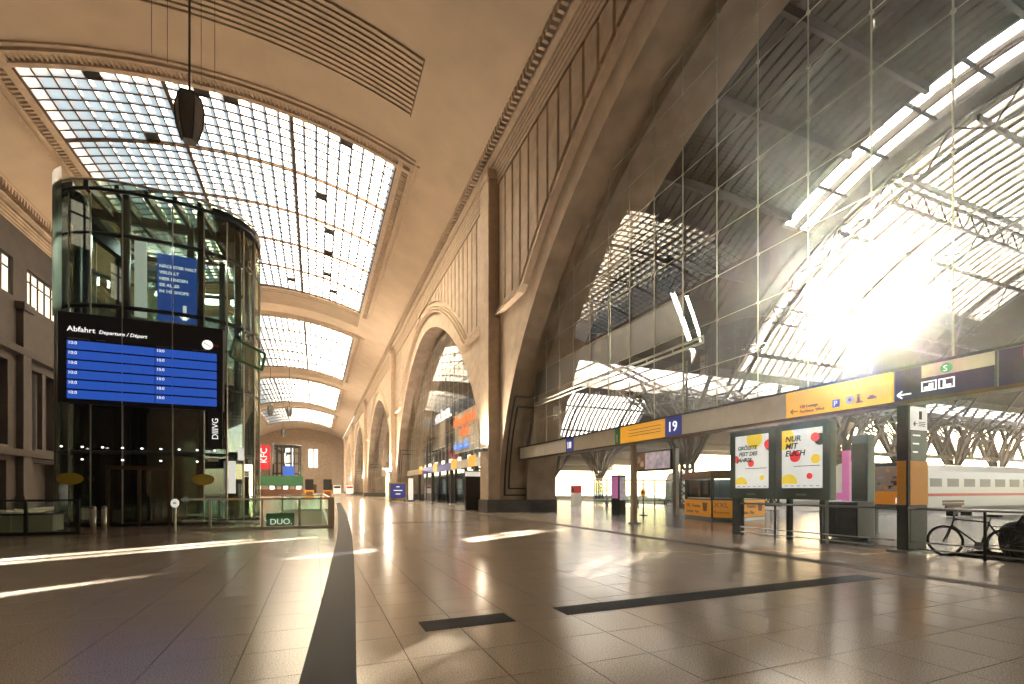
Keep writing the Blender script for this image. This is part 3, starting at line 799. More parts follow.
for kb, c in enumerate((31, 75)):
    for k, x in enumerate(RX[:6] if kb == 0 else RX[:3]):
        t = thing('steel_support', (x, c, 0), 'branching lattice steel support carrying the roof valley, %s in the %s row' % (NTH[k], ('near', 'far')[kb]), 'steel support', 'branching supports of the platform hall')
        for nm, me in tp: put(nm, me, t)
dg = MB()
for k in range(13):
    x = 44+k*3.2
    dg.beam((x, 31, 5.4), (x+3.2, 31, 10.0), .30); dg.beam((x+3.2, 31, 5.4), (x, 31, 10.0), .30)
for z in (5.3, 10.0): dg.beam((44, 31, z), (86, 31, z), .4)
tag(dg.build('lattice_girder', 'steel_shed'), 'long diamond-braced steel girder between the supports on the right', 'girder')

# ------------------------------------------------------------------ sign beam below the near glass wall
sb = thing('sign_beam', (XG, 9, 0), 'long overhead sign band with coloured panels below the near glass wall', 'sign')
MB().box(XG-.12, XG+.25, -11.0, 29.3, ZB0, ZB1).build('beam_body', 'steel_grey', sb)
MB().box(XG-.30, XG+.28, -11.0, 29.3, ZB1, ZB1+.06).build('beam_cap', 'steel_dark', sb); MB().box(XG-.26, XG+.26, -11, 29.3, ZB0-.08, ZB0).build('beam_sill', 'frame_bronze', sb)
def panel(ya, yb, m, nm='sign_panel', z0=ZB0, z1=ZB1, x=XG-.24):
    return MB().box(x, XG-.1, min(ya, yb)+.012, max(ya, yb)-.012, z0, z1).build(nm, m, sb)
for ya, yb, m in ((29.2, 25.6, 'sign_white'), (25.6, 22.86, 'sign_white'), (22.86, 22.0, 'sign_blue'), (22.0, 20.0, 'sign_beige'), (20.0, 18.25, 'sign_beige'), (17.82, 14.86, 'sign_yellow'), (14.86, 13.94, 'sign_blue'),
                  (13.94, 11.8, 'sign_beige'), (11.8, 9.66, 'sign_beige'), (9.66, 6.92, 'sign_yellow'), (6.85, 5.05, 'sign_navy'), (5.0, 2.9, 'sign_navy'), (2.9, -.2, 'sign_navy'), (-.2, -4, 'sign_beige'), (-4, -11, 'sign_navy')): panel(ya, yb, m)
panel(18.25, 17.82, 'sign_green')
FX = XG-.255
def t_(s, y, z, size, m='text_white', **kw): return text(s, (FX, y, z), size, m, sb, '-X', **kw)
t_('1', 14.70, 3.78, .55); t_('9', 14.42, 3.78, .55); t_('1', 22.72, 3.78, .50); t_('8', 22.48, 3.78, .50); t_('I', 18.1, 3.7, .5, 'sign_white')
t_('DB Lounge', 9.22, 3.83, .115, 'wood_brown'); t_('Parkhaus West', 9.22, 3.69, .115, 'wood_brown')
for z in (4.12, 3.98, 3.86): MB().box(FX-.004, FX+.01, 15.1, 17.2, z-.012, z+.012).build('text_line', 'wood_brown', sb)
def arrow(y, z, L, m):
    a = MB(); a.beam((FX, y, z), (FX, y-L, z), .012, .03, up=(0, 0, 1)); a.beam((FX, y, z), (FX, y-L*.35, z+L*.3), .012, .03); a.beam((FX, y, z), (FX, y-L*.35, z-L*.3), .012, .03); a.build('arrow', m, sb)
arrow(9.5, 3.76, .22, 'wood_brown'); arrow(6.78, 3.74, .28, 'text_white')
MB().box(FX-.005, FX+.01, 8.12, 8.30, 3.70, 3.90).build('parking_icon', 'sign_blue', sb); t_('P', 8.27, 3.73, .2)
def disc(y, z, r, m, nm='icon', x=FX-.004, dx=.012, par=None):
    return MB().prism([(y+r*math.cos(2*PI*k/20), z+r*math.sin(2*PI*k/20)) for k in range(20)], x, x+dx, lambda p, q, s: (s, p, q)).build(nm, m, par or sb)
disc(7.86, 3.83, .10, 'paint_white'); disc(7.86, 3.83, .035, 'sign_red', x=FX-.012)
pic = MB(); pic.box(FX-.005, FX+.01, 7.62, 7.68, 3.74, 3.88); pic.box(FX-.005, FX+.01, 7.55, 7.71, 3.72, 3.76); pic.build('person_icon', 'wood_brown', sb); disc(7.65, 3.92, .03, 'wood_brown')
pic = MB(); pic.box(FX-.005, FX+.01, 7.24, 7.44, 3.77, 3.82); pic.box(FX-.005, FX+.01, 7.29, 7.39, 3.82, 3.86); pic.build('car_icon', 'wood_brown', sb)
MB().box(FX+.002, FX+.02, 5.05, 6.3, 4.05, ZB1).build('service_panel', 'sign_beige', sb); disc(5.84, 4.18, .11, 'sign_green'); t_('S', 5.90, 4.11, .19)
for k, y in enumerate((6.3, 5.98)):
    bx_ = MB(); 
    for (a, b, c, d) in ((0, .28, 0, .02), (0, .28, .2, .22), (0, .02, 0, .22), (.26, .28, 0, .22)): bx_.box(FX-.005, FX+.01, y-b, y-a, 3.74+c, 3.74+d)
    if k == 0: bx_.box(FX-.005, FX+.01, y-.2, y-.05, 3.77, 3.84); bx_.box(FX-.005, FX+.01, y-.22, y-.14, 3.77, 3.9)
    else: bx_.box(FX-.005, FX+.01, y-.12, y-.08, 3.78, 3.92); bx_.box(FX-.005, FX+.01, y-.22, y-.08, 3.78, 3.82)
    bx_.build('service_icon', 'text_white', sb)
MB().box(FX-.004, FX+.01, 4.45, 4.62, 4.10, 4.29).build('red_icon', 'sign_red', sb); MB().box(FX-.01, FX, 4.48, 4.59, 4.14, 4.165).build('icon_mark', 'text_white', sb); MB().box(FX-.01, FX, 4.48, 4.59, 4.20, 4.225).build('icon_mark', 'text_white', sb)
# posts under the band
pyl = thing('sign_pylon', (13.4, 6.8, 0), 'tall clad pylon with white notice and orange band under the purple sign', 'pylon')
MB().box(13.0, 13.82, 6.73, 6.92, 0, ZB0).build('pylon_core', 'steel_dark', pyl)
MB().box(13.02, 13.10, 6.70, 6.94, .05, ZB0-.02).build('edge_channel', 'steel_black', pyl)
MB().box(13.12, 13.80, 6.70, 6.73, .25, 1.12).build('metal_panel', 'steel_dark', pyl); MB().box(13.10, 13.81, 6.69, 6.73, 1.14, 2.2).build('orange_panel', 'orange', pyl)
MB().box(13.0, 13.1, 6.735, 6.93, 1.14, 2.2).build('orange_side', 'orange', pyl)
MB().box(13.12, 13.80, 6.70, 6.73, 2.22, 2.92).build('teal_panel', 'teal_frame', pyl); nt = MB().box(13.16, 13.76, 6.685, 6.73, 2.95, 3.5).build('notice', 'paper', pyl)
MB().box(13.42, 13.54, 6.68, 6.69, 3.2, 3.4).build('pictogram', 'paint_black', nt)
for k in range(3): MB().box(13.40, 13.68, 6.68, 6.69, 3.04+k*.045, 3.06+k*.045).build('text_line', 'paint_black', nt)
a = MB(); a.beam((13.2, 6.68, 3.09), (13.34, 6.68, 3.09), .02); a.beam((13.2, 6.68, 3.09), (13.26, 6.68, 3.14), .02); a.beam((13.2, 6.68, 3.09), (13.26, 6.68, 3.04), .02); a.build('arrow', 'paint_black', nt)
for k in range(3): MB().box(13.2, 13.5-.05*k, 6.695, 6.70, 2.8-k*.2, 2.83-k*.2).build('text_line', 'text_white', pyl)
MB().box(12.8, 14.0, 6.6, 7.05, 0, .06).build('foot_plate', 'steel_grey', pyl)
for (y0, y1, lab) in ((17.05, 17.3, 'brown grey post under the yellow sign panel'), (-.3, .1, 'dark square post near the right edge')):
    p = thing('sign_post', (XG, (y0+y1)/2, 0), lab, 'post'); MB().box(XG-.08, XG+.12, y0, y1, 0, ZB0).build('shaft', 'stone_soffit', p, bevel=.02); MB().box(XG-.14, XG+.28, y0-.06, y1+.06, 0, .08).build('foot', 'steel_grey', p)
# railing between the posts
def railing(name, y0, y1, posts, label):
    r = thing(name, (XG, y0, 0), label, 'railing', 'steel railings below the sign band')
    MB().tube((XG, y0, 1.06), (XG, y1, 1.06), .03, 8).build('handrail', 'steel_grey', r, smooth=True)
    for z in (.28, .12): MB().tube((XG, y0, z), (XG, y1, z), .018, 6).build('lower_rail', 'steel_grey', r)
    for y in posts: MB().box(XG-.02, XG+.02, y-.02, y+.02, 0, 1.05).build('railing_post', 'steel_dark', r)
railing('railing', 11.46, 6.96, (10.2, 8.75), 'low steel railing in front of the poster cases'); railing('railing', 6.68, .2, (5.3, 3.6, 1.9), 'low steel railing in front of the bicycle')

# ------------------------------------------------------------------ poster cases
def poster(y1, y0, label, lines, dots, size, legs):
    p = thing('poster_case', (13.3, (y0+y1)/2, 0), label, 'poster case'); z0, z1 = 1.22, 3.46; X = 13.12
    fr = MB(); fr.box(X, X+.26, y0, y1, z0, z1); fr.build('case', 'teal_frame', p, bevel=.02)
    py0, py1, pz0, pz1 = y0+.20, y1-.20, z0+.34, z1-.17
    fb = MB(); fb.box(X-.03, X, y0, py0, z0, z1); fb.box(X-.03, X, py1, y1, z0, z1); fb.box(X-.03, X, py0, py1, z0, pz0); fb.box(X-.03, X, py0, py1, pz1, z1); fb.build('case_frame', 'teal_frame', p)
    sh = MB().box(X-.008, X, py0, py1, pz0, pz1).build('poster', 'paper', p)
    W = py1-py0; Hh = pz1-pz0
    for u, v, r, m in dots:
        y = py1-u*W; z = pz1-v*Hh
        c = clip_convex([(y+r*math.cos(2*PI*k/24), z+r*math.sin(2*PI*k/24)) for k in range(24)], [(py0, pz0+(.07*Hh if v > .9 else 0)), (py1, pz0+(.07*Hh if v > .9 else 0)), (py1, pz1), (py0, pz1)])
        if len(c) > 2: MB().prism(c, X-.011-.001*(m == 'poster_red'), X-.008, lambda a, b, s: (s, a, b)).build('dot', m, sh)
    for k, (s, u, v) in enumerate(lines): text(s, (X-.016, py1-u*W, pz1-v*Hh), size, 'paint_black', sh, '-X', shear=.18, ext=.002, off=.0065)
    MB().box(X-.012, X-.008, py0+.08, py0+W*.7, pz0+.52*Hh*.7, pz0+.52*Hh*.7+.02).build('text_line', 'paint_black', sh)
    for k in range(6): MB().box(X-.012, X-.008, py0+.1+k*W/6.5, py0+.1+k*W/6.5+.1, pz0+.05, pz0+.07).build('text_line', 'steel_grey', sh)
    for y, hw_ in legs: MB().box(X+.04, X+.2, y-hw_, y+hw_, 0, z0).build('leg', 'steel_dark', p)
    MB().box(X-.034, X-.03, (y0+y1)/2-.16, (y0+y1)/2+.16, z0+.12, z0+.17).build('maker_plate', 'steel_grey', p)
    MB().quad((X-.032, py0, pz0), (X-.032, py1, pz0), (X-.032, py1, pz1), (X-.032, py0, pz1)).build('pane', 'clear_sky_glass', p)
poster(11.98, 10.30, 'poster case with red and yellow dots reading grösste Fest des Jahres', [('GRÖSSTE', .08, .27), ('FEST DES', .12, .385), ('JAHRES', .06, .50)],
       [(.58, .08, .30, 'poster_yellow'), (.98, .20, .15, 'poster_red'), (.98, .25, .1, 'paint_black'), (.02, .44, .12, 'poster_red'), (.48, .53, .12, 'poster_red'), (.80, .81, .09, 'poster_yellow'), (.18, .93, .25, 'poster_yellow')], .175, ((11.78, .17),))
poster(10.26, 8.60, 'poster case with black dot reading nur mit euch', [('NUR', .09, .20), ('MIT', .09, .325), ('EUCH', .09, .45)],
       [(.05, .14, .34, 'poster_yellow'), (.93, .20, .17, 'paint_black'), (.82, .16, .13, 'poster_red'), (.34, .46, .17, 'poster_red'), (.83, .52, .14, 'poster_yellow'), (.69, .80, .09, 'poster_red'), (.18, .92, .28, 'poster_yellow')], .235, ((8.85, .07), (9.9, .05)))

# ------------------------------------------------------------------ kiosk
kk = thing('snack_kiosk', (19.8, 18.4, 0), 'orange snack kiosk with wooden roof edge behind the poster cases', 'kiosk')
KP = [(18.7, 20.2), (17.7, 17.3), (18.35, 16.5), (21.3, 17.3), (22.4, 20.4)]
MB().prism(KP, 0, .14).build('base', 'steel_grey', kk)
cxk, cyk = 19.8, 18.4
shr = lambda f: [(cxk+(a-cxk)*f, cyk+(b-cyk)*f) for a, b in KP]
MB().prism(shr(.97), .14, 1.05).build('counter_body', 'steel_dark', kk)
for k in range(5):
    a, b = Vector(KP[k]), Vector(KP[(k+1) % 5]); d = (b-a).normalized(); nrm = Vector((d.y, -d.x)) if (Vector((d.y, -d.x)).dot((a+b)/2-Vector((cxk, cyk))) > 0) else Vector((-d.y, d.x))
    a2 = a+d*.06+nrm*.0; b2 = b-d*.06
    MB().prism([tuple(a2), tuple(b2), tuple(b2+nrm*.03), tuple(a2+nrm*.03)], .17, 1.0).build('front_panel', 'orange', kk)
    if k < 3:
        an = math.atan2(-nrm.x, nrm.y)+PI; an = math.atan2(d.y, d.x)
        L = (b-a).length; t0 = a+nrm*.04
        if k == 0 or k == 2:
            off = a+d*.35+nrm*.045
            text('XXL - Pommes', (off.x, off.y, .62), .26, 'wood_brown', kk, an, ext=.004); text('Getränke - Maxi', (off.x, off.y, .33), .22, 'wood_brown', kk, an, ext=.004)
            off = a+d*(L*.80)+nrm*.045
            cup = [(-.16, .0), (.16, 0), (.26, .42), (-.26, .42)]
            MB().add([(off.x+d.x*u+nrm.x*w_, off.y+d.y*u+nrm.y*w_, .45+v) for w_ in (-.01, .004) for u, v in cup], [(0, 1, 2, 3), (4, 5, 6, 7)]).build('cup_print', 'wood_brown', kk)
        else:
            off = a+d*.1+nrm*.045; text('XXL', (off.x, off.y, .66), .34, 'wood_brown', kk, an, ext=.004); text('Pommes', (off.x, off.y, .36), .2, 'wood_brown', kk, an, ext=.004)
for k in range(5):
    x, y = shr(.95)[k]; MB().box(x-.06, x+.06, y-.06, y+.06, 1.0, 2.1).build('corner_post', 'steel_dark', kk)
MB().prism(shr(.92), 1.05, 1.12).build('worktop', 'steel_light', kk)
for k in (0, 4):
    a, b = shr(.93)[k], shr(.93)[(k+1) % 5]; MB().prism([a, b, (b[0]+.02, b[1]+.02), (a[0]+.02, a[1]+.02)], 1.12, 2.05).build('window_pane', 'glass_smoke', kk)
MB().prism(shr(.5), 1.12, 2.05).build('back_shelves', 'teal_frame', kk); MB().prism(shr(.75), 2.02, 2.05).build('ceiling_lamp', 'lamp_daylight_glow', kk)
MB().prism(shr(1.05), 2.06, 2.38).build('roof_edge', 'wood_brown', kk); MB().prism(shr(1.0), 2.38, 2.45).build('roof', 'steel_dark', kk)

# ------------------------------------------------------------------ furniture behind the railing
cb = thing('dark_cabinet', (15.2, 9.6, 0), 'dark metal cabinet below the black-dot poster case', 'cabinet'); MB().box(14.7, 15.5, 8.85, 10.0, .05, 1.15).build('body', 'bin_dark', cb, bevel=.03); MB().box(14.68, 14.7, 8.9, 9.4, .12, 1.08).build('door', 'steel_dark', cb); MB().box(14.68, 14.7, 9.45, 9.95, .12, 1.08).build('door', 'steel_dark', cb)
py_ = thing('dark_pylon', (16.4, 9.7, 0), 'tall dark display pylon right of the posters', 'pylon'); MB().box(16.2, 16.6, 9.45, 9.95, 0, 3.3).build('body', 'teal_frame', py_, bevel=.03); MB().box(16.18, 16.2, 9.5, 9.9, 1.2, 3.0).build('screen', 'steel_black', py_)
pk = thing('pink_display', (17.5, 11.2, 0), 'pink upright banner frame behind the posters', 'display'); MB().box(17.4, 17.5, 10.75, 11.0, .4, 2.9).build('upright', 'pink', pk); MB().box(17.4, 17.5, 11.0, 12.5, 1.15, 1.4).build('crossbar', 'pink', pk); MB().box(17.3, 17.6, 10.7, 11.1, 0, .4).build('foot', 'steel_grey', pk)
yp = thing('advert_case', (20.2, 11.0, 0), 'small freestanding case with a yellow food poster right of the posters', 'poster case')
MB().box(20.1, 20.35, 10.3, 11.75, .75, 2.55).build('case', 'teal_frame', yp, bevel=.02); MB().box(20.07, 20.1, 10.5, 11.55, .95, 1.45).build('poster_lower', 'orange', yp); pp = MB().box(20.07, 20.1, 10.5, 11.55, 1.45, 2.4).build('poster_upper', 'sign_beige', yp)
for k in range(14): 
    y = 10.55+random.random()*.8; z = 1.5+random.random()*.75; MB().box(20.06, 20.07, y, y+.06+random.random()*.16, z, z+.05+random.random()*.1).build('print', random.choice(['wood_brown', 'orange', 'paint_white', 'green_paint', 'stone_dark']), pp)
text('L', (20.06, 10.75, 1.0), .3, 'text_white', yp, '-X')
for y in (10.5, 11.5): MB().box(20.15, 20.3, y-.05, y+.05, 0, .75).build('leg', 'steel_dark', yp)
pinkp = thing('ticket_pylon', (16.9, 23.7, 0), 'dark information pylon with pink screen left of the kiosk', 'pylon')
MB().box(16.6, 17.1, 23.3, 24.1, 0, 2.4).build('body', 'teal_frame', pinkp, bevel=.03); MB().box(16.57, 16.6, 23.4, 24.0, 1.0, 2.3).build('screen', 'pink', pinkp); MB().box(16.65, 17.05, 23.27, 23.3, .9, 2.25).build('side_screen', 'display', pinkp)
ys = thing('round_sign', (17.9, 22.7, 0), 'small round yellow sign on a thin stand', 'sign'); MB().tube((17.9, 22.7, 0), (17.9, 22.7, 1.1), .03).build('pole', 'steel_dark', ys); MB().lathe([(.25, 0), (.25, .04)], (17.9, 22.7, 0)).build('foot', 'steel_dark', ys)
disc(22.7, 1.35, .22, 'sign_yellow', 'sign_disc', 17.86, .04, ys); disc(22.7, 1.35, .11, 'wood_brown', 'symbol', 17.85, .01, ys)
hs = thing('hanging_screen', (19.9, 24.3, 0), 'wide overhead display screen with a face advert behind the yellow sign', 'screen')
MB().box(19.8, 20.1, 22.5, 26.1, 2.72, 4.0).build('housing', 'steel_dark', hs); MB().box(19.77, 19.8, 24.9, 26.0, 2.85, 3.9).build('portrait_advert', 'wood_brown', hs); MB().box(19.77, 19.8, 22.6, 24.9, 2.85, 3.9).build('text_advert', 'display', hs)
disc(25.6, 3.5, .24, 'stone', 'face_print', 19.76, .01, hs); disc(25.2, 3.2, .2, 'stone', 'face_print', 19.76, .01, hs)
for y in (22.3, 26.3): MB().box(19.85, 20.1, y-.14, y+.14, 0, 4.0).build('post', 'steel_grey', hs)
tm_ = thing('ticket_machine', (24, 40.9, 0), 'red and white ticket machine beyond the pier of the near arch', 'machine'); MB().box(23.6, 24.4, 40.5, 41.3, 0, 1.2).build('lower_body', 'paint_white', tm_, bevel=.03); MB().box(23.6, 24.4, 40.5, 41.3, 1.2, 1.95).build('upper_body', 'sign_red', tm_, bevel=.03); MB().box(23.57, 23.6, 40.65, 41.15, 1.3, 1.7).build('screen', 'steel_black', tm_)
gs = thing('platform_shelter', (29, 37.5, 0), 'glass platform shelter with thin steel posts left of the kiosk', 'shelter')
for k in range(9): MB().box(23.9+k*1.4, 24.0+k*1.4, 37.45, 37.55, 0, 2.4).build('shelter_post', 'steel_grey', gs)
for k in range(8): MB().box(24.05+k*1.4, 25.25+k*1.4, 37.49, 37.51, .2, 2.2).build('pane', 'glass_tower', gs)
MB().box(23.6, 35.6, 36.6, 38.4, 2.4, 2.5).build('shelter_roof', 'steel_grey', gs); MB().box(25, 33, 37.6, 38.0, .4, .48).build('bench_seat', 'wood_brown', gs)
for x in (25.5, 29, 32.5): MB().box(x, x+.1, 37.6, 38, 0, .4).build('bench_leg', 'steel_dark', gs)
# bench and planter on the platform
def bench(x, y, lab):
    b = thing('platform_bench', (x, y, 0), lab, 'bench', 'platform benches'); 
    for k in range(3): MB().box(x, x+2.2, y+k*.16, y+k*.16+.13, .42, .47).build('seat_slat', 'wood_brown', b)
    for k in range(2): MB().box(x, x+2.2, y+.5, y+.54, .6+k*.17, .73+k*.17).build('back_slat', 'wood_brown', b)
    for s in (.3, 1.8): MB().box(x+s, x+s+.1, y, y+.5, 0, .42).build('leg', 'steel_dark', b)
    MB().box(x+.3, x+1.9, y+.48, y+.56, .4, .62).build('back_support', 'steel_dark', b)
bench(33.5, 15.0, 'slatted platform bench in front of the white train at the right edge'); bench(42, 24.5, 'slatted platform bench farther along the platform')
pl = thing('litter_bins', (32.6, 16.6, 0), 'grey recycling bin block beside the bench in front of the train', 'bin'); MB().box(32.5, 34.2, 16.6, 17.2, 0, .95).build('body', 'steel_grey', pl, bevel=.04)
for k in range(3): MB().box(32.6+k*.52, 33.0+k*.52, 16.58, 16.6, .2, .75).build('flap', 'bin_dark', pl)
# trains
def train(x0, y0, lab, n):
    t = thing('train', (x0, y0+1.4, -.95), lab, 'train')
    for c in range(n):
        xa = x0+c*24.6; xb = xa+24.3
        prof_ = [(0, .25), (0, 2.2), (.12, 2.9), (.55, 3.35), (1.4, 3.5), (2.25, 3.35), (2.68, 2.9), (2.8, 2.2), (2.8, .25), (2.5, -.6), (.3, -.6)]
        body = MB().prism(prof_, xa, xb, lambda a, b, s: (s, y0+a, b)).build('carriage', 'train_white', t)
        for sy in (-.02, 2.78): MB().box(xa, xb, y0+sy, y0+sy+.04, 1.05, 1.25).build('red_stripe', 'sign_red', body)
        for w_ in range(9): MB().box(xa+2.1+w_*2.25, xa+3.6+w_*2.25, y0-.015, y0+.02, 1.75, 2.35).build('train_window', 'train_glass', body)
        for dx in (.6, 22.6): MB().box(xa+dx, xa+dx+.9, y0-.035, y0+.01, .2, 2.4).build('door', 'steel_grey', body)
train(34.5, 19.8, 'white train with red stripe standing behind the bicycle railing', 3); train(36, 39.0, 'white train with red stripe in the next platform hall', 2)

# ------------------------------------------------------------------ bicycle
bk = thing('bicycle', (13.4, 5.6, 0), 'dark bicycle leaning behind the low railing', 'bicycle'); BX = 13.38; R_ = .335
yf, yr = 6.16, 5.10
for y in (yf, yr):
    ring = [(BX, y+R_*math.cos(2*PI*k/28), R_+R_*math.sin(2*PI*k/28)) for k in range(28)]
    wv = MB().path(ring, .02, 6, True).build('tyre', 'rubber', bk, smooth=True)
    rim = [(BX, y+(R_-.03)*math.cos(2*PI*k/28), R_+(R_-.03)*math.sin(2*PI*k/28)) for k in range(28)]; MB().path(rim, .010, 5, True).build('rim', 'steel_dark', wv)
    s = MB()
    for k in range(14): s.tube((BX, y, R_), (BX, y+R_*.9*math.cos(2*PI*k/14), R_+R_*.9*math.sin(2*PI*k/14)), .0025, 4)
    s.build('spokes', 'steel_grey', wv); MB().tube((BX-.05, y, R_), (BX+.05, y, R_), .025).build('hub', 'steel_grey', wv)
bb = (BX, 5.53, .28); seat = (BX, 5.38, .80); head = (BX, 5.99, .84); headl = (BX, 6.03, .70)
f = MB()
for p, q in ((bb, seat), (seat, head), (bb, headl), (head, headl)): f.tube(p, q, .018)
for s in (-.05, .05):
    f.tube((BX+s, yr, R_), (bb[0]+s*.4, bb[1], bb[2]), .011); f.tube((BX+s, yr, R_), (seat[0]+s*.4, seat[1], seat[2]-.05), .011); f.tube((BX+s, yf, R_), (headl[0]+s*.5, headl[1], headl[2]), .014)
f.build('frame', 'steel_black', bk)
MB().path([(BX-.3, 5.93, 1.0), (BX-.24, 6.02, 1.0), (BX, 6.0, .95), (BX+.24, 6.02, 1.0), (BX+.3, 5.93, 1.0)], .014).build('handlebar', 'steel_black', bk); MB().tube(head, (BX, 6.0, .95), .016).build('stem', 'steel_black', bk)
MB().box(BX-.05, BX+.05, 5.98, 6.1, .92, 1.02).build('front_lamp', 'steel_black', bk)
MB().tube(seat, (BX, 5.36, .92), .013).build('seat_post', 'steel_grey', bk)
MB().prism([(BX-.08, 5.2), (BX+.08, 5.2), (BX+.06, 5.33), (BX+.02, 5.48), (BX-.02, 5.48), (BX-.06, 5.33)], .92, .97).build('saddle', 'rubber', bk, bevel=.01)
c_ = MB(); c_.lathe([(.09, -.004), (.09, .004)], (0, 0, 0), 16)
MB().add([(BX-.06+z, bb[1]+x, bb[2]+y) for x, y, z in c_.v], c_.f).build('chainring', 'steel_grey', bk)
cr = MB(); cr.beam((BX-.07, bb[1], bb[2]), (BX-.07, bb[1]+.12, bb[2]-.11), .02); cr.box(BX-.16, BX-.07, bb[1]+.09, bb[1]+.16, bb[2]-.13, bb[2]-.10); cr.beam((BX+.07, bb[1], bb[2]), (BX+.07, bb[1]-.12, bb[2]+.11), .02); cr.build('crank', 'steel_grey', bk)
rk = MB()
for s in (-.06, .06): rk.tube((BX+s, 5.35, .72), (BX+s, 4.95, .72), .007); rk.tube((BX+s, 4.97, .72), (BX+s, yr, R_), .006)
rk.build('carrier', 'steel_dark', bk)
bg_ = thing('pannier_bag', (14.0, 4.9, 0), 'large dark bag standing behind the bicycle rear wheel at the right edge', 'bag')
def blob(cx, cy, z0, rx, ry, h, p=2.6, n=16, m=8):
    q = MB(); vs_ = []
    for i in range(m+1):
        t = -PI/2+PI*i/m; cz = math.copysign(abs(math.sin(t))**(2/p), math.sin(t)); cr = abs(math.cos(t))**(2/p)
        for k in range(n):
            a = 2*PI*k/n; vs_.append((cx+rx*cr*math.copysign(abs(math.cos(a))**(2/p), math.cos(a)), cy+ry*cr*math.copysign(abs(math.sin(a))**(2/p), math.sin(a)), z0+h/2+h/2*cz))
    return q.add(vs_, [(i*n+k, i*n+(k+1) % n, (i+1)*n+(k+1) % n, (i+1)*n+k) for i in range(m) for k in range(n)])
blob(14.05, 4.85, 0, .34, .62, .86, 3.2).build('body', 'bag', bg_, smooth=True); blob(14.05, 4.70, .62, .28, .42, .46).build('flap', 'bag', bg_, smooth=True)
for y in (4.55, 5.1): MB().path([(13.70, y, .2), (13.69, y, .5), (13.74, y, .75), (13.9, y-.05, .95)], .02).build('strap', 'rubber', bg_)
MB().path([(14.0, 4.6, 1.05), (14.0, 4.7, 1.22), (14.0, 4.9, 1.22), (14.0, 5.0, 1.05)], .02).build('grip', 'rubber', bg_)

# ------------------------------------------------------------------ glass lift tower
TX, TY, TA, TB, TN, TZ = -6.50, 27.0, 3.82, 2.95, 2.6, 13.7
def sup(th, f=1.0):
    c, s = math.cos(th), math.sin(th)
    return (TX+TA*f*math.copysign(abs(c)**(2/TN), c), TY+TB*f*math.copysign(abs(s)**(2/TN), s))
tw = thing('glass_lift_tower', (TX, TY, 0), 'oval glass lift tower with dark steel frame behind the departure board', 'lift tower', 'glass lift towers of the concourse')
NSEG = 22; TH = [2*PI*k/NSEG for k in range(NSEG)]
LV = [.12, 3.1, 6.1, 9.1, 11.9]
for z, r in ((.1, .1), (3.05, .09), (6.05, .09), (9.05, .09), (12.0, .09), (13.8, .07)):
    f_ = 1.0 if z > 13 else .98
    MB().path([(*sup(2*PI*k/48, f_), z) for k in range(48)], r, 6, True).build('ring_beam', 'steel_dark', tw, smooth=True)
for k in range(0, NSEG, 2):
    x, y = sup(TH[k], .93); MB().tube((x, y, 0), (x, y, 13.75), .15, 8).build('column', 'steel_dark', tw, smooth=True)
for k in range(NSEG):
    a, b = sup(TH[k]+.01), sup(TH[(k+1) % NSEG]-.01)
    for l in range(4):
        d = Vector((b[0]-a[0], b[1]-a[1])).normalized(); n_ = Vector((d.y, -d.x))*.008
        MB().prism([(a[0]-n_.x, a[1]-n_.y), (b[0]-n_.x, b[1]-n_.y), (b[0]+n_.x, b[1]+n_.y), (a[0]+n_.x, a[1]+n_.y)], LV[l]+.03, LV[l+1]-.03 if l < 3 else 13.5).build('pane', 'glass_tower', tw)
    x, y = sup(TH[k], 1.01); MB().tube((x, y, .1), (x, y, 13.6), .03, 5).build('glazing_rod', 'steel_light', tw)
# roof: dark oval with beams and glazed bays
rfp = [sup(2*PI*k/48, 1.01) for k in range(48)]
MB().path([(a, b, 14.15) for a, b in rfp], .05, 6, True).build('roof_rim', 'steel_light', tw, smooth=True)
MB().prism([p for p in rfp if p[0] > -4.6], 13.85, 14.05).build('roof_end', 'steel_dark', tw); MB().prism([p for p in rfp if p[0] < -8.8], 13.85, 14.05).build('roof_end', 'steel_dark', tw)
MB().prism([sup(2*PI*k/48, 1.0) for k in range(48)], 14.10, 14.13).build('roof_glass', 'glass_tower', tw)
for x in (-8.6, -7.6, -6.6, -5.6, -4.7):
    MB().beam((x, TY-2.8, 13.9), (x+.4, TY+2.8, 13.9), .16, .35).build('roof_beam', 'steel_dark', tw)
MB().beam((-9.8, TY-.6, 13.8), (-3.2, TY-.4, 13.8), .2, .4).build('roof_beam', 'steel_dark', tw); MB().beam((-9.6, TY-1.8, 13.1), (-6.6, TY+1.5, 11.4), .35, .5).build('roof_beam', 'steel_dark', tw)
# lift shaft, car and dark lower core
for sx in (-7.9, -5.4):
    for sy in (26.1, 28.3): MB().box(sx-.12, sx+.12, sy-.12, sy+.12, 0, 13.7).build('shaft_post', 'steel_dark', tw)
for z in (3.1, 6.1, 9.1, 12.0):
    m = MB()
    for a, b in (((-7.9, 26.1), (-5.4, 26.1)), ((-5.4, 26.1), (-5.4, 28.3)), ((-7.9, 28.3), (-5.4, 28.3)), ((-7.9, 26.1), (-7.9, 28.3))): m.beam((*a, z), (*b, z), .16, .22)
    m.build('shaft_ring', 'steel_dark', tw)
MB().box(-7.6, -5.7, 26.4, 28.0, 9.2, 11.6).build('lift_car', 'glass_tower', tw); MB().box(-7.7, -5.6, 26.3, 28.1, 9.0, 9.2).build('lift_car_floor', 'steel_grey', tw); MB().box(-7.7, -5.6, 26.3, 28.1, 11.6, 11.8).build('lift_car_roof', 'steel_grey', tw)
core = [sup(2*PI*k/24, .80) for k in range(24)]
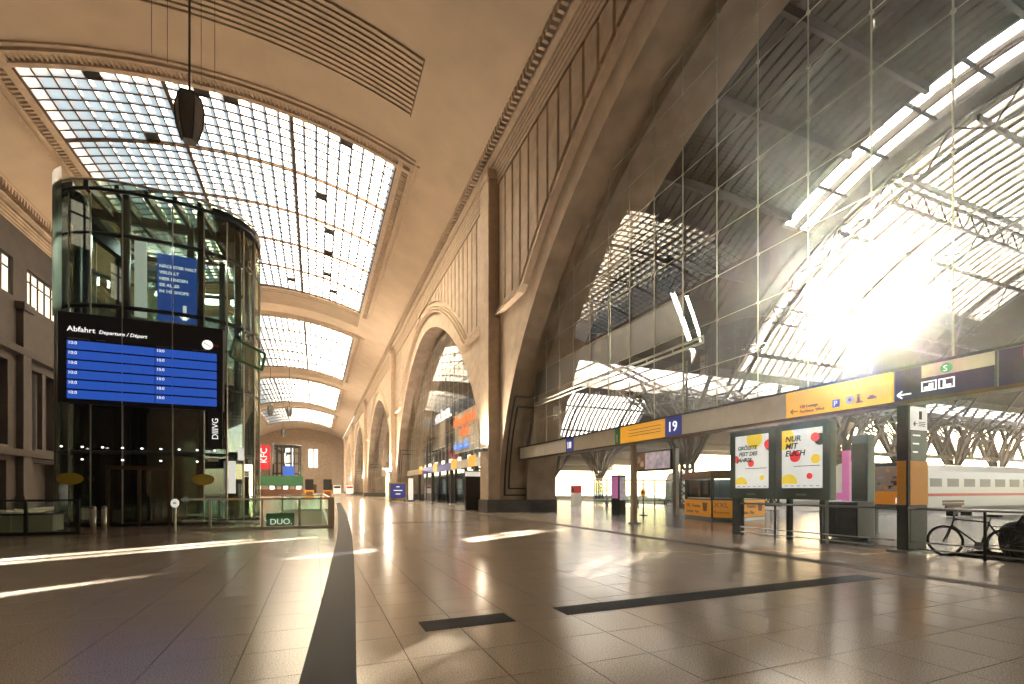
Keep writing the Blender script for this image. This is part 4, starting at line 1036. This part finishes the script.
for k in range(24):
    a, b = core[k], core[(k+1) % 24]; d = Vector((b[0]-a[0], b[1]-a[1])); n_ = Vector((d.y, -d.x)).normalized()*.05
    if (a[0]+b[0])/2 > -3.9: continue
    MB().prism([(a[0], a[1]), (b[0], b[1]), (b[0]+n_.x, b[1]+n_.y), (a[0]+n_.x, a[1]+n_.y)], .1, 6.2).build('core_panel', 'core_gloss', tw)
for z in (.08, 3.1, 6.25): MB().prism([sup(2*PI*k/32, .95) for k in range(32)], z-.06, z+.06).build('landing', 'steel_dark', tw)
# entrance and small fittings
ef = MB(); ef.box(-7.9, -5.7, 24.0, 24.2, 2.35, 2.5); ef.box(-7.9, -7.8, 24.0, 24.2, 0, 2.4); ef.box(-6.85, -6.75, 24.0, 24.2, 0, 2.4); ef.box(-5.8, -5.7, 24.0, 24.2, 0, 2.4); ef.build('entrance_frame', 'frame_bronze', tw)
for k in range(9): 
    x = -9.3+k*.65; MB().lathe([(.03, 0), (.05, .03), (.03, .06)], (x, 24.02, 3.2), 8).build('spot_lamp', 'lamp_daylight_glow', tw)
    if k % 2: MB().lathe([(.03, 0), (.05, .03), (.03, .06)], (x, 24.02, 2.7), 8).build('spot_lamp', 'lamp_daylight_glow', tw)
for x in (-9.0, -4.5):
    MB().prism([(x+.42*math.cos(2*PI*k/20), 1.95+.24*math.sin(2*PI*k/20)) for k in range(20)], 23.92, 23.96, lambda a, b, s: (a, s, b)).build('oval_sign', 'brass_yellow', tw)
MB().box(-4.35, -3.95, 23.95, 23.99, 2.75, 2.9).build('name_plate', 'sign_beige', tw)
MB().box(-3.62, -3.34, 24.3, 24.34, 1.35, 2.8).build('white_poster', 'paper', tw); MB().box(-3.28, -3.05, 24.5, 24.54, 2.85, 3.4).build('white_poster', 'paper', tw)
cn = MB(); cn.quad((-3.5, 24.0, 7.4), (-2.3, 24.4, 7.0), (-2.2, 24.9, 7.9), (-3.4, 24.6, 8.4)); cn.quad((-3.5, 24.0, 7.36), (-2.3, 24.4, 6.96), (-2.2, 24.9, 7.86), (-3.4, 24.6, 8.36)); cn.build('small_canopy', 'glass_tower', tw)
cf = MB(); 
for p, q in (((-3.5, 24.0, 7.4), (-2.3, 24.4, 7.0)), ((-2.3, 24.4, 7.0), (-2.2, 24.9, 7.9)), ((-2.2, 24.9, 7.9), (-3.4, 24.6, 8.4)), ((-3.4, 24.6, 8.4), (-3.5, 24, 7.4))): cf.beam(p, q, .09)
cf.build('canopy_frame', 'green_paint', tw)
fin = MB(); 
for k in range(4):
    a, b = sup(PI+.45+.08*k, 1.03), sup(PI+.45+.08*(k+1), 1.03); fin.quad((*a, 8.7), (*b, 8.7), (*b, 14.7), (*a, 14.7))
fin.build('edge_fin', 'fin_glint_white', tw)
MB().box(-7.05, -6.62, 24.35, 24.38, 8.8, 12.0).build('sun_glint_panel', 'paper', tw)  # white panel stands in for the sun's reflection in the tower glass
tower_parts = [o for o in tw.children if o.type == 'MESH' and not o.name.startswith(('pane', 'glazing_rod', 'spot_lamp', 'core_panel', 'white_poster', 'oval', 'name_plate'))]
li = bpy.data.lights.new('tower_fill_light', 'AREA'); li.size = 2.0; li.energy = 420; li.color = (.9, 1, .9); lo = link('tower_fill_light', li, tw, (0, 0, 12.9))  # unseen fill lamp added to bring out the tower interior
# departure board
db = thing('departure_board', (-6.7, 24.3, 5.0), 'large dark departure board with blue rows on the glass tower', 'departure board')
bx0, bx1 = -9.42, -3.78
def bow(x): return 24.25-.35*(1-((x+6.7)/2.9)**2)*0
MB().box(bx0, bx1, 24.02, 24.45, 4.98, 8.6).build('case', 'board_case', db, bevel=.04)
text('Abfahrt', (-9.12, 24.0, 7.83), .29, 'text_white', db); text('Departure / Départ', (-8.12, 24.0, 7.83), .20, 'text_white', db, shear=.2)
for (xa, xb) in ((-9.12, -6.26), (-6.23, -4.02)):
    for r in range(6):
        z = 7.46-r*.395; row = MB().box(xa, xb, 23.99, 24.02, z-.33, z).build('display_row', 'screen_blue', db)
        text('10:0', (xa+.03, 23.985, z-.15), .17, 'text_white', row, ext=.002)
        for k in range(1, 7): MB().box(xa+k*(xb-xa)/7-.008, xa+k*(xb-xa)/7+.008, 23.985, 23.99, z-.33, z).build('cell_line', 'cell_blue', row)
for x, wd in ((-9.1, .7), (-8.2, .3), (-6.2, .6), (-4.9, .5)): MB().box(x, x+wd, 23.99, 24.02, 7.54, 7.57).build('caption_line', 'steel_grey', db)
ck = MB().prism([(-4.36+.2*math.cos(2*PI*k/24), 7.82+.2*math.sin(2*PI*k/24)) for k in range(24)], 23.96, 24.02, lambda a, b, s: (a, s, b)).build('clock_face', 'text_white', db)
h_ = MB(); h_.beam((-4.36, 23.95, 7.82), (-4.48, 23.95, 7.87), .04, .02); h_.beam((-4.36, 23.95, 7.82), (-4.22, 23.95, 7.72), .04, .02); h_.build('clock_hands', 'paint_black', ck)
text('DB', (-4.12, 24.0, 7.77), .14, 'sign_red', db)
tt = text('DIIIVG', (-3.95, 23.9, 3.7), .33, 'text_white', tw, rot=PI/2)
MB().box(-4.35, -3.8, 23.92, 24.02, 3.3, 4.98).build('name_panel', 'board_case', tw)
# blue banner
bn = thing('blue_banner', (-5.5, 24.6, 8.8), 'blue hanging banner with white lettering and down arrow above the departure board', 'banner')
MB().box(-6.3, -4.8, 24.5, 24.53, 8.8, 11.7).build('cloth', 'banner_blue', bn)
for k, s in enumerate(('NÄCHSTER HALT', 'VIELFALT', 'HIER FINDEN', 'SIE ALLES', 'IN 142 SHOPS')): text(s, (-6.22, 24.49, 11.1-k*.27), .175, 'text_white', bn, ext=.003, off=.006)
a = MB(); a.beam((-5.3, 24.485, 9.55), (-5.3, 24.485, 8.95), .13, .01, up=(0, 1, 0)); a.beam((-5.3, 24.485, 8.93), (-5.55, 24.485, 9.2), .13, .01, up=(0, 1, 0)); a.beam((-5.3, 24.485, 8.93), (-5.05, 24.485, 9.2), .13, .01, up=(0, 1, 0)); a.build('arrow', 'text_white', bn)
# second tower far down the hall
t2 = thing('glass_lift_tower', (-7.6, 148, 0), 'distant twin lift tower with blue sign near the far end wall', 'lift tower', 'glass lift towers of the concourse')
for o in tower_parts: c = o.copy(); COL.objects.link(c); c.parent = t2
MB().box(-8.5, -5.5, 144.8, 145, 5.5, 8.2).build('blue_sign', 'banner_blue', t2); MB().prism([(-7.6+TA*.98*math.cos(2*PI*k/20), 148+TB*math.sin(2*PI*k/20)) for k in range(20)], 2.2, 4.6).build('green_band', 'green_paint', t2)

# ------------------------------------------------------------------ balustrades, bollards, sign post
def balustrade(x0, x1, y, posts, lab, m='steel_light', n=4):
    b = thing('glass_balustrade', ((x0+x1)/2, y, 0), lab, 'balustrade', 'glass balustrades around the stairwell')
    MB().box(x0, x1, y-.05, y+.05, 1.12, 1.19).build('handrail', m, b); MB().box(x0, x1, y-.04, y+.04, 0, .10).build('base_rail', m, b)
    for x in posts: MB().box(x-.04, x+.04, y-.05, y+.05, 0, 1.13).build('baluster', m, b)
    for k in range(n):
        a = x0+(x1-x0)*k/n; c = x0+(x1-x0)*(k+1)/n; MB().box(a+.03, c-.03, y-.008, y+.008, .12, 1.1).build('pane', 'glass_rail', b)
    return b
b1 = balustrade(-4.5, .62, 20.3, (-3.6, -1.9, -.6), 'glass balustrade with pale handrail right of the lift tower'); MB().box(.45, .68, 20.15, 20.45, 0, 1.22).build('end_post', 'stone_trim', b1)
balustrade(-21.5, -7.4, 20.4, (-20, -18, -16, -14, -12, -10.2, -8.8, -7.45), 'dark glass balustrade left of the lift tower', 'steel_dark', 8)
balustrade(-2.2, .4, 33.5, (-2, .3), 'far glass balustrade across the stairwell', 'sign_white', 3)
b3 = thing('glass_balustrade', (.55, 30, 0), 'glass balustrade along the stairwell edge beside the dark floor strip', 'balustrade', 'glass balustrades around the stairwell'); MB().box(.5, .6, 20.4, 40, 1.12, 1.19).build('handrail', 'steel_light', b3); MB().box(.545, .555, 20.5, 40, .1, 1.1).build('pane', 'glass_rail', b3)
du = thing('shop_sign', (-1.95, 26, -.6), 'small green sign with pale lettering seen through the balustrade', 'sign'); MB().box(-2.25, -1.0, 25.95, 26.05, -.45, .35).build('board', 'green_paint', du); text('DUO.', (-2.1, 25.94, -.2), .4, 'text_white', du); MB().box(-2.3, .45, 26.05, 26.2, -.6, -.45).build('bracket', 'steel_dark', du)
sg = thing('sign_stand', (-4.75, 20.6, 0), 'round white sign on a slim steel post beside the tower entrance', 'sign')
MB().tube((-4.75, 20.6, 0), (-4.75, 20.6, .95), .045).build('post', 'steel_light', sg); MB().prism([(-4.75+.13*math.cos(2*PI*k/20), 1.02+.16*math.sin(2*PI*k/20)) for k in range(20)], 20.53, 20.57, lambda a, b, s: (a, s, b)).build('disc', 'paper', sg); MB().box(-4.80, -4.70, 20.52, 20.53, 1.0, 1.05).build('symbol', 'steel_grey', sg)
for k, x in enumerate((-7.15, -6.85)):
    bo = thing('bollard', (x, 20.7, 0), 'short steel bollard, %s of the pair beside the left balustrade' % ('left', 'right')[k], 'bollard', 'bollards'); MB().tube((x, 20.7, 0), (x, 20.7, .85), .08, 12).build('shaft', 'steel_light', bo, smooth=True); MB().lathe([(.085, 0), (.085, .05), (.04, .09)], (x, 20.7, .85), 12).build('cap', 'steel_grey', bo)
# floor units behind the left balustrade
for k, x in enumerate((-11.2, -9.4, -13.2)):
    s_ = thing('low_counter', (x, 22, 0), 'pale low counter behind the dark balustrade, %s' % ('middle', 'rightmost', 'leftmost')[k], 'counter', 'low counters'); MB().box(x-.8, x+.8, 21.6, 22.4, .05, .62).build('body', 'sign_beige', s_); MB().box(x-.85, x+.85, 21.55, 22.45, .62, .68).build('top', 'steel_dark', s_)

# ------------------------------------------------------------------ hanging lanterns
def lantern(x, y, lab, g='hanging lanterns'):
    l = thing('hanging_lantern', (x, y, 17.6), lab, 'lantern', g)
    MB().lathe([(.30, 0), (.52, .7), (.58, 1.55), (.46, 2.05)], (x, y, 17.6), 6).build('body', 'lamp_glass', l); MB().lathe([(.50, 0), (.5, .06), (.1, .2)], (x, y, 19.65), 6).build('cap', 'steel_black', l)
    ed = MB()
    for k in range(6):
        c, s = math.cos(PI*k/3), math.sin(PI*k/3)
        for (r0, z0), (r1, z1) in (((.31, 0), (.53, .7)), ((.53, .7), (.59, 1.55)), ((.59, 1.55), (.47, 2.05))): ed.beam((x+r0*c, y+r0*s, 17.6+z0), (x+r1*c, y+r1*s, 17.6+z1), .05)
    ed.build('edges', 'steel_black', l); MB().tube((x, y, 19.8), (x, y, vz(x)-.05), .05, 6).build('cable', 'steel_black', l)
lantern(-5.4, 25.8, 'large dark hexagonal lantern hanging against the near skylight'); lantern(-9.1, 114, 'far dark lantern hanging below the third skylight, left one'); lantern(-5.4, 114, 'far dark lantern hanging below the third skylight, right one'); lantern(-9.2, 158, 'farthest dark lantern hanging near the end wall')
for k, (x, y) in enumerate(((-6.6, 24.9), (-6.1, 25.2), (-5.0, 26.1), (-4.5, 26.4))):
    tag(MB().tube((x, y, 20.5), (x, y, vz(x)-.05), .008, 4).build('ceiling_wire', 'steel_dark'), 'thin wire hanging from the vault beside the near lantern, %s' % NTH[k], 'wire', 'ceiling wires')

# ------------------------------------------------------------------ second arch: shops, doors, signs
dd = thing('info_pillar', (10.8, 33.4, 0), 'dark grey upright panel with white header just behind the near pier', 'panel')
MB().box(10.2, 11.35, 33.3, 33.5, 0, 2.5).build('leaf', 'steel_dark', dd, bevel=.02); MB().box(10.2, 11.35, 33.27, 33.5, 2.52, 2.85).build('header', 'paper', dd); MB().box(10.1, 11.38, 33.25, 33.55, 2.86, 2.95).build('lintel', 'steel_grey', dd)
s2 = thing('sign_beam', (XG, 53, 0), 'overhead sign band with small yellow squares under the second glass wall', 'sign')
MB().box(XG-.12, XG+.25, 32.8, 73.2, ZB0, ZB1).build('beam_body', 'steel_grey', s2)
for y0, y1, m in ((35, 39, 'sign_white'), (39, 41, 'sign_yellow'), (41, 45, 'sign_beige'), (45, 47, 'sign_yellow'), (47, 53, 'sign_blue'), (53, 55, 'sign_yellow'), (55, 61, 'sign_blue'), (61, 63, 'sign_yellow'), (63, 72, 'sign_beige')):
    MB().box(XG-.2, XG-.1, y0, y1, ZB0, ZB1+(.25 if m == 'sign_yellow' else 0)).build('sign_panel', m, s2)
for k, y in enumerate((39.5, 47.5, 56, 64)):
    p = thing('sign_post', (XG, y, 0), 'dark post under the second sign band, %s from the service door' % NTH[k], 'post', 'posts under the second sign band'); MB().box(XG-.15, XG+.15, y-.3, y+.3, 0, ZB0-.05).build('shaft', 'steel_dark', p); MB().box(XG-.2, XG+.2, y-.35, y+.35, 0, .12).build('foot', 'steel_grey', p)
sh = thing('shop_building', (17, 69, 0), 'two-storey shop front with pale panels and coloured lettering beyond the second arch', 'shop')
for nm_, c_ in (('letters_orange', (.85, .16, .03)), ('letters_blue', (.05, .22, .65)), ('letters_white', (.85, .85, .85)), ('letters_red', (.75, .04, .03))): mat(nm_, c_, .5, emit=c_, es=.7)
MB().box(17, 17.1, 47, 92, 0, 3.4).build('glass_front', 'glass_smoke', sh); MB().box(17.1, 19, 47, 92, 3.4, 3.7).build('floor_slab', 'steel_grey', sh); MB().box(19, 19.2, 47, 92, 0, 3.4).build('back_wall', 'sign_beige', sh)
for k in range(11): MB().box(16.95, 17.3, 47+k*4.4, 47.2+k*4.4, 0, 11.0).build('mullion', 'steel_dark', sh)
MB().box(16.7, 16.9, 50, 59.5, 6.2, 11.2).build('fascia_panel', 'sign_beige', sh); MB().box(16.7, 16.9, 65, 72, 7.6, 11.4).build('fascia_panel', 'sign_beige', sh)
def blocks(y, z, n, hgt, m, nm):       # illegible raised lettering
    rr = random.Random(n*7+int(y))
    for i in range(n):
        q = MB(); wv_ = hgt*.62; h2 = hgt*(1 if rr.random() < .35 else .72)
        q.box(16.5, 16.7, y-wv_*.30, y, z, z+h2); q.box(16.5, 16.7, y-wv_, y-wv_*.3, z, z+hgt*.18)
        if rr.random() < .6: q.box(16.5, 16.7, y-wv_, y-wv_*.70, z+hgt*.18, z+hgt*.72)
        q.build(nm, m, sh); y -= wv_*1.3
blocks(59.4, 9.6, 9, 1.2, 'letters_orange', 'raised_letter'); blocks(56.5, 8.2, 4, 1.1, 'letters_orange', 'raised_letter'); blocks(59.2, 6.6, 8, 1.0, 'letters_blue', 'raised_letter')
blocks(73, 11.4, 9, 1.7, 'letters_white', 'raised_letter'); blocks(88, 8.6, 4, 1.9, 'letters_red', 'raised_letter'); blocks(88, 6.4, 3, 1.8, 'letters_red', 'raised_letter')
for k in range(12): MB().box(18.2, 18.5, 48+k*3.6, 50+k*3.6, .9, 3.0).build('display_shelf', ('lamp_daylight_glow', 'banner_blue', 'paper', 'green_paint', 'lamp_daylight_glow', 'steel_grey')[k % 6], sh)
for k in range(9): MB().box(18, 18.2, 48.4+k*4.4, 50.6+k*4.4, 4.2, 6.0).build('upper_window', 'lamp_daylight_glow', sh)
MB().box(16.8, 17.0, 48, 54, 1.5, 1.75).build('red_strip', 'sign_red', sh)
pa = thing('blue_info_screen', (9.5, 60, 0), 'freestanding dark blue information screen in a gold frame before the second arch', 'screen')
MB().box(8.4, 10.6, 60, 60.25, .35, 2.45).build('frame', 'brass_yellow', pa); s_ = MB().box(8.55, 10.45, 59.96, 60, .5, 2.3).build('screen', 'sign_blue', pa)
for k, (z, wd) in enumerate(((1.85, .2), (1.4, .55), (.95, .3))): MB().box(9.5-wd, 9.5+wd, 59.94, 59.96, z, z+.1).build('text_line', 'text_white', s_)
for x in (8.6, 10.3): MB().box(x, x+.12, 60, 60.5, 0, .4).build('leg', 'steel_dark', pa)
wcol = thing('white_column', (11.2, 61, 0), 'white upright banner beside the blue information screen', 'banner'); MB().box(11.0, 11.6, 61, 61.2, .2, 3.0).build('cloth', 'paper', wcol); MB().box(10.9, 11.7, 60.8, 61.4, 0, .2).build('foot', 'steel_dark', wcol)
# far end
kb_ = thing('red_banner', (-13.2, 140, 0), 'tall red banner with white rotated lettering near the far lift tower', 'banner'); MB().box(-14.4, -11.3, 140, 140.2, 7.0, 13.4).build('cloth', 'kfc_red', kb_); MB().box(-14.3, -14.1, 140.2, 140.4, 0, 13.4).build('pole', 'steel_dark', kb_); MB().box(-11.6, -11.4, 140.2, 140.4, 0, 13.4).build('pole', 'steel_dark', kb_); text('KFC', (-12.0, 139.9, 8.6), 2.2, 'text_white', kb_, rot=PI/2)
for k, x in enumerate((-1.2, 2.1)):
    v = thing('vending_machine', (x, 100, 0), 'dark vending machine with orange lower half, %s of the two far ones' % ('left', 'right')[k], 'vending machine', 'vending machines'); MB().box(x-.8, x+.8, 100, 101, 0, 1.5).build('lower_panel', 'orange', v); MB().box(x-.75, x+.75, 100.1, 101, 1.5, 3.6).build('upper_case', 'steel_dark', v)
    MB().box(x-.6, x+.6, 99.97, 100, .3, 1.2).build('label_print', 'wood_brown', v)
fc = thing('far_cafe', (-9, 130, 0), 'long dark cafe counter with shelves below the far tower', 'counter'); MB().box(-14, -3, 128, 130, 0, 1.6).build('counter', 'wood_brown', fc); MB().box(-14, -3, 129.6, 130, 2.6, 5.0).build('canopy', 'green_paint', fc)
for k in range(7): MB().box(-13.5+k*1.5, -12.5+k*1.5, 129.9, 130, 1.7, 2.5).build('shelf_unit', ('lamp_daylight_glow', 'sign_beige')[k % 2], fc)
for k, x in enumerate((4.6, 7.4)):
    q = thing('info_stand', (x, 118, 0), 'small white information stand far down the hall, %s one' % ('left', 'right')[k], 'stand', 'information stands'); MB().box(x-.8, x+.8, 118, 118.3, .7, 2.6).build('panel', ('paper', 'paper')[k], q); MB().box(x-.7, x+.7, 117.98, 118, 1.9, 2.4).build('header', ('steel_dark', 'sign_red')[k], q); MB().box(x-.1, x+.1, 118, 118.3, 0, .7).build('foot', 'steel_grey', q)

# ------------------------------------------------------------------ haze volume added to imitate the lens glow around the sun
nt_, out_ = nodes_mat('haze'); vsn = nt_.nodes.new('ShaderNodeVolumeScatter'); vsn.inputs['Density'].default_value = .0006; vsn.inputs['Anisotropy'].default_value = .92; vsn.inputs['Color'].default_value = (1, .93, .80, 1)
nt_.links.new(vsn.outputs[0], out_.inputs['Volume'])
tag(MB().box(-45, 165, -75, 255, -12, 45).build('haze', 'haze'), 'thin haze added through the halls to give the sun its glow', 'haze', kind='stuff')
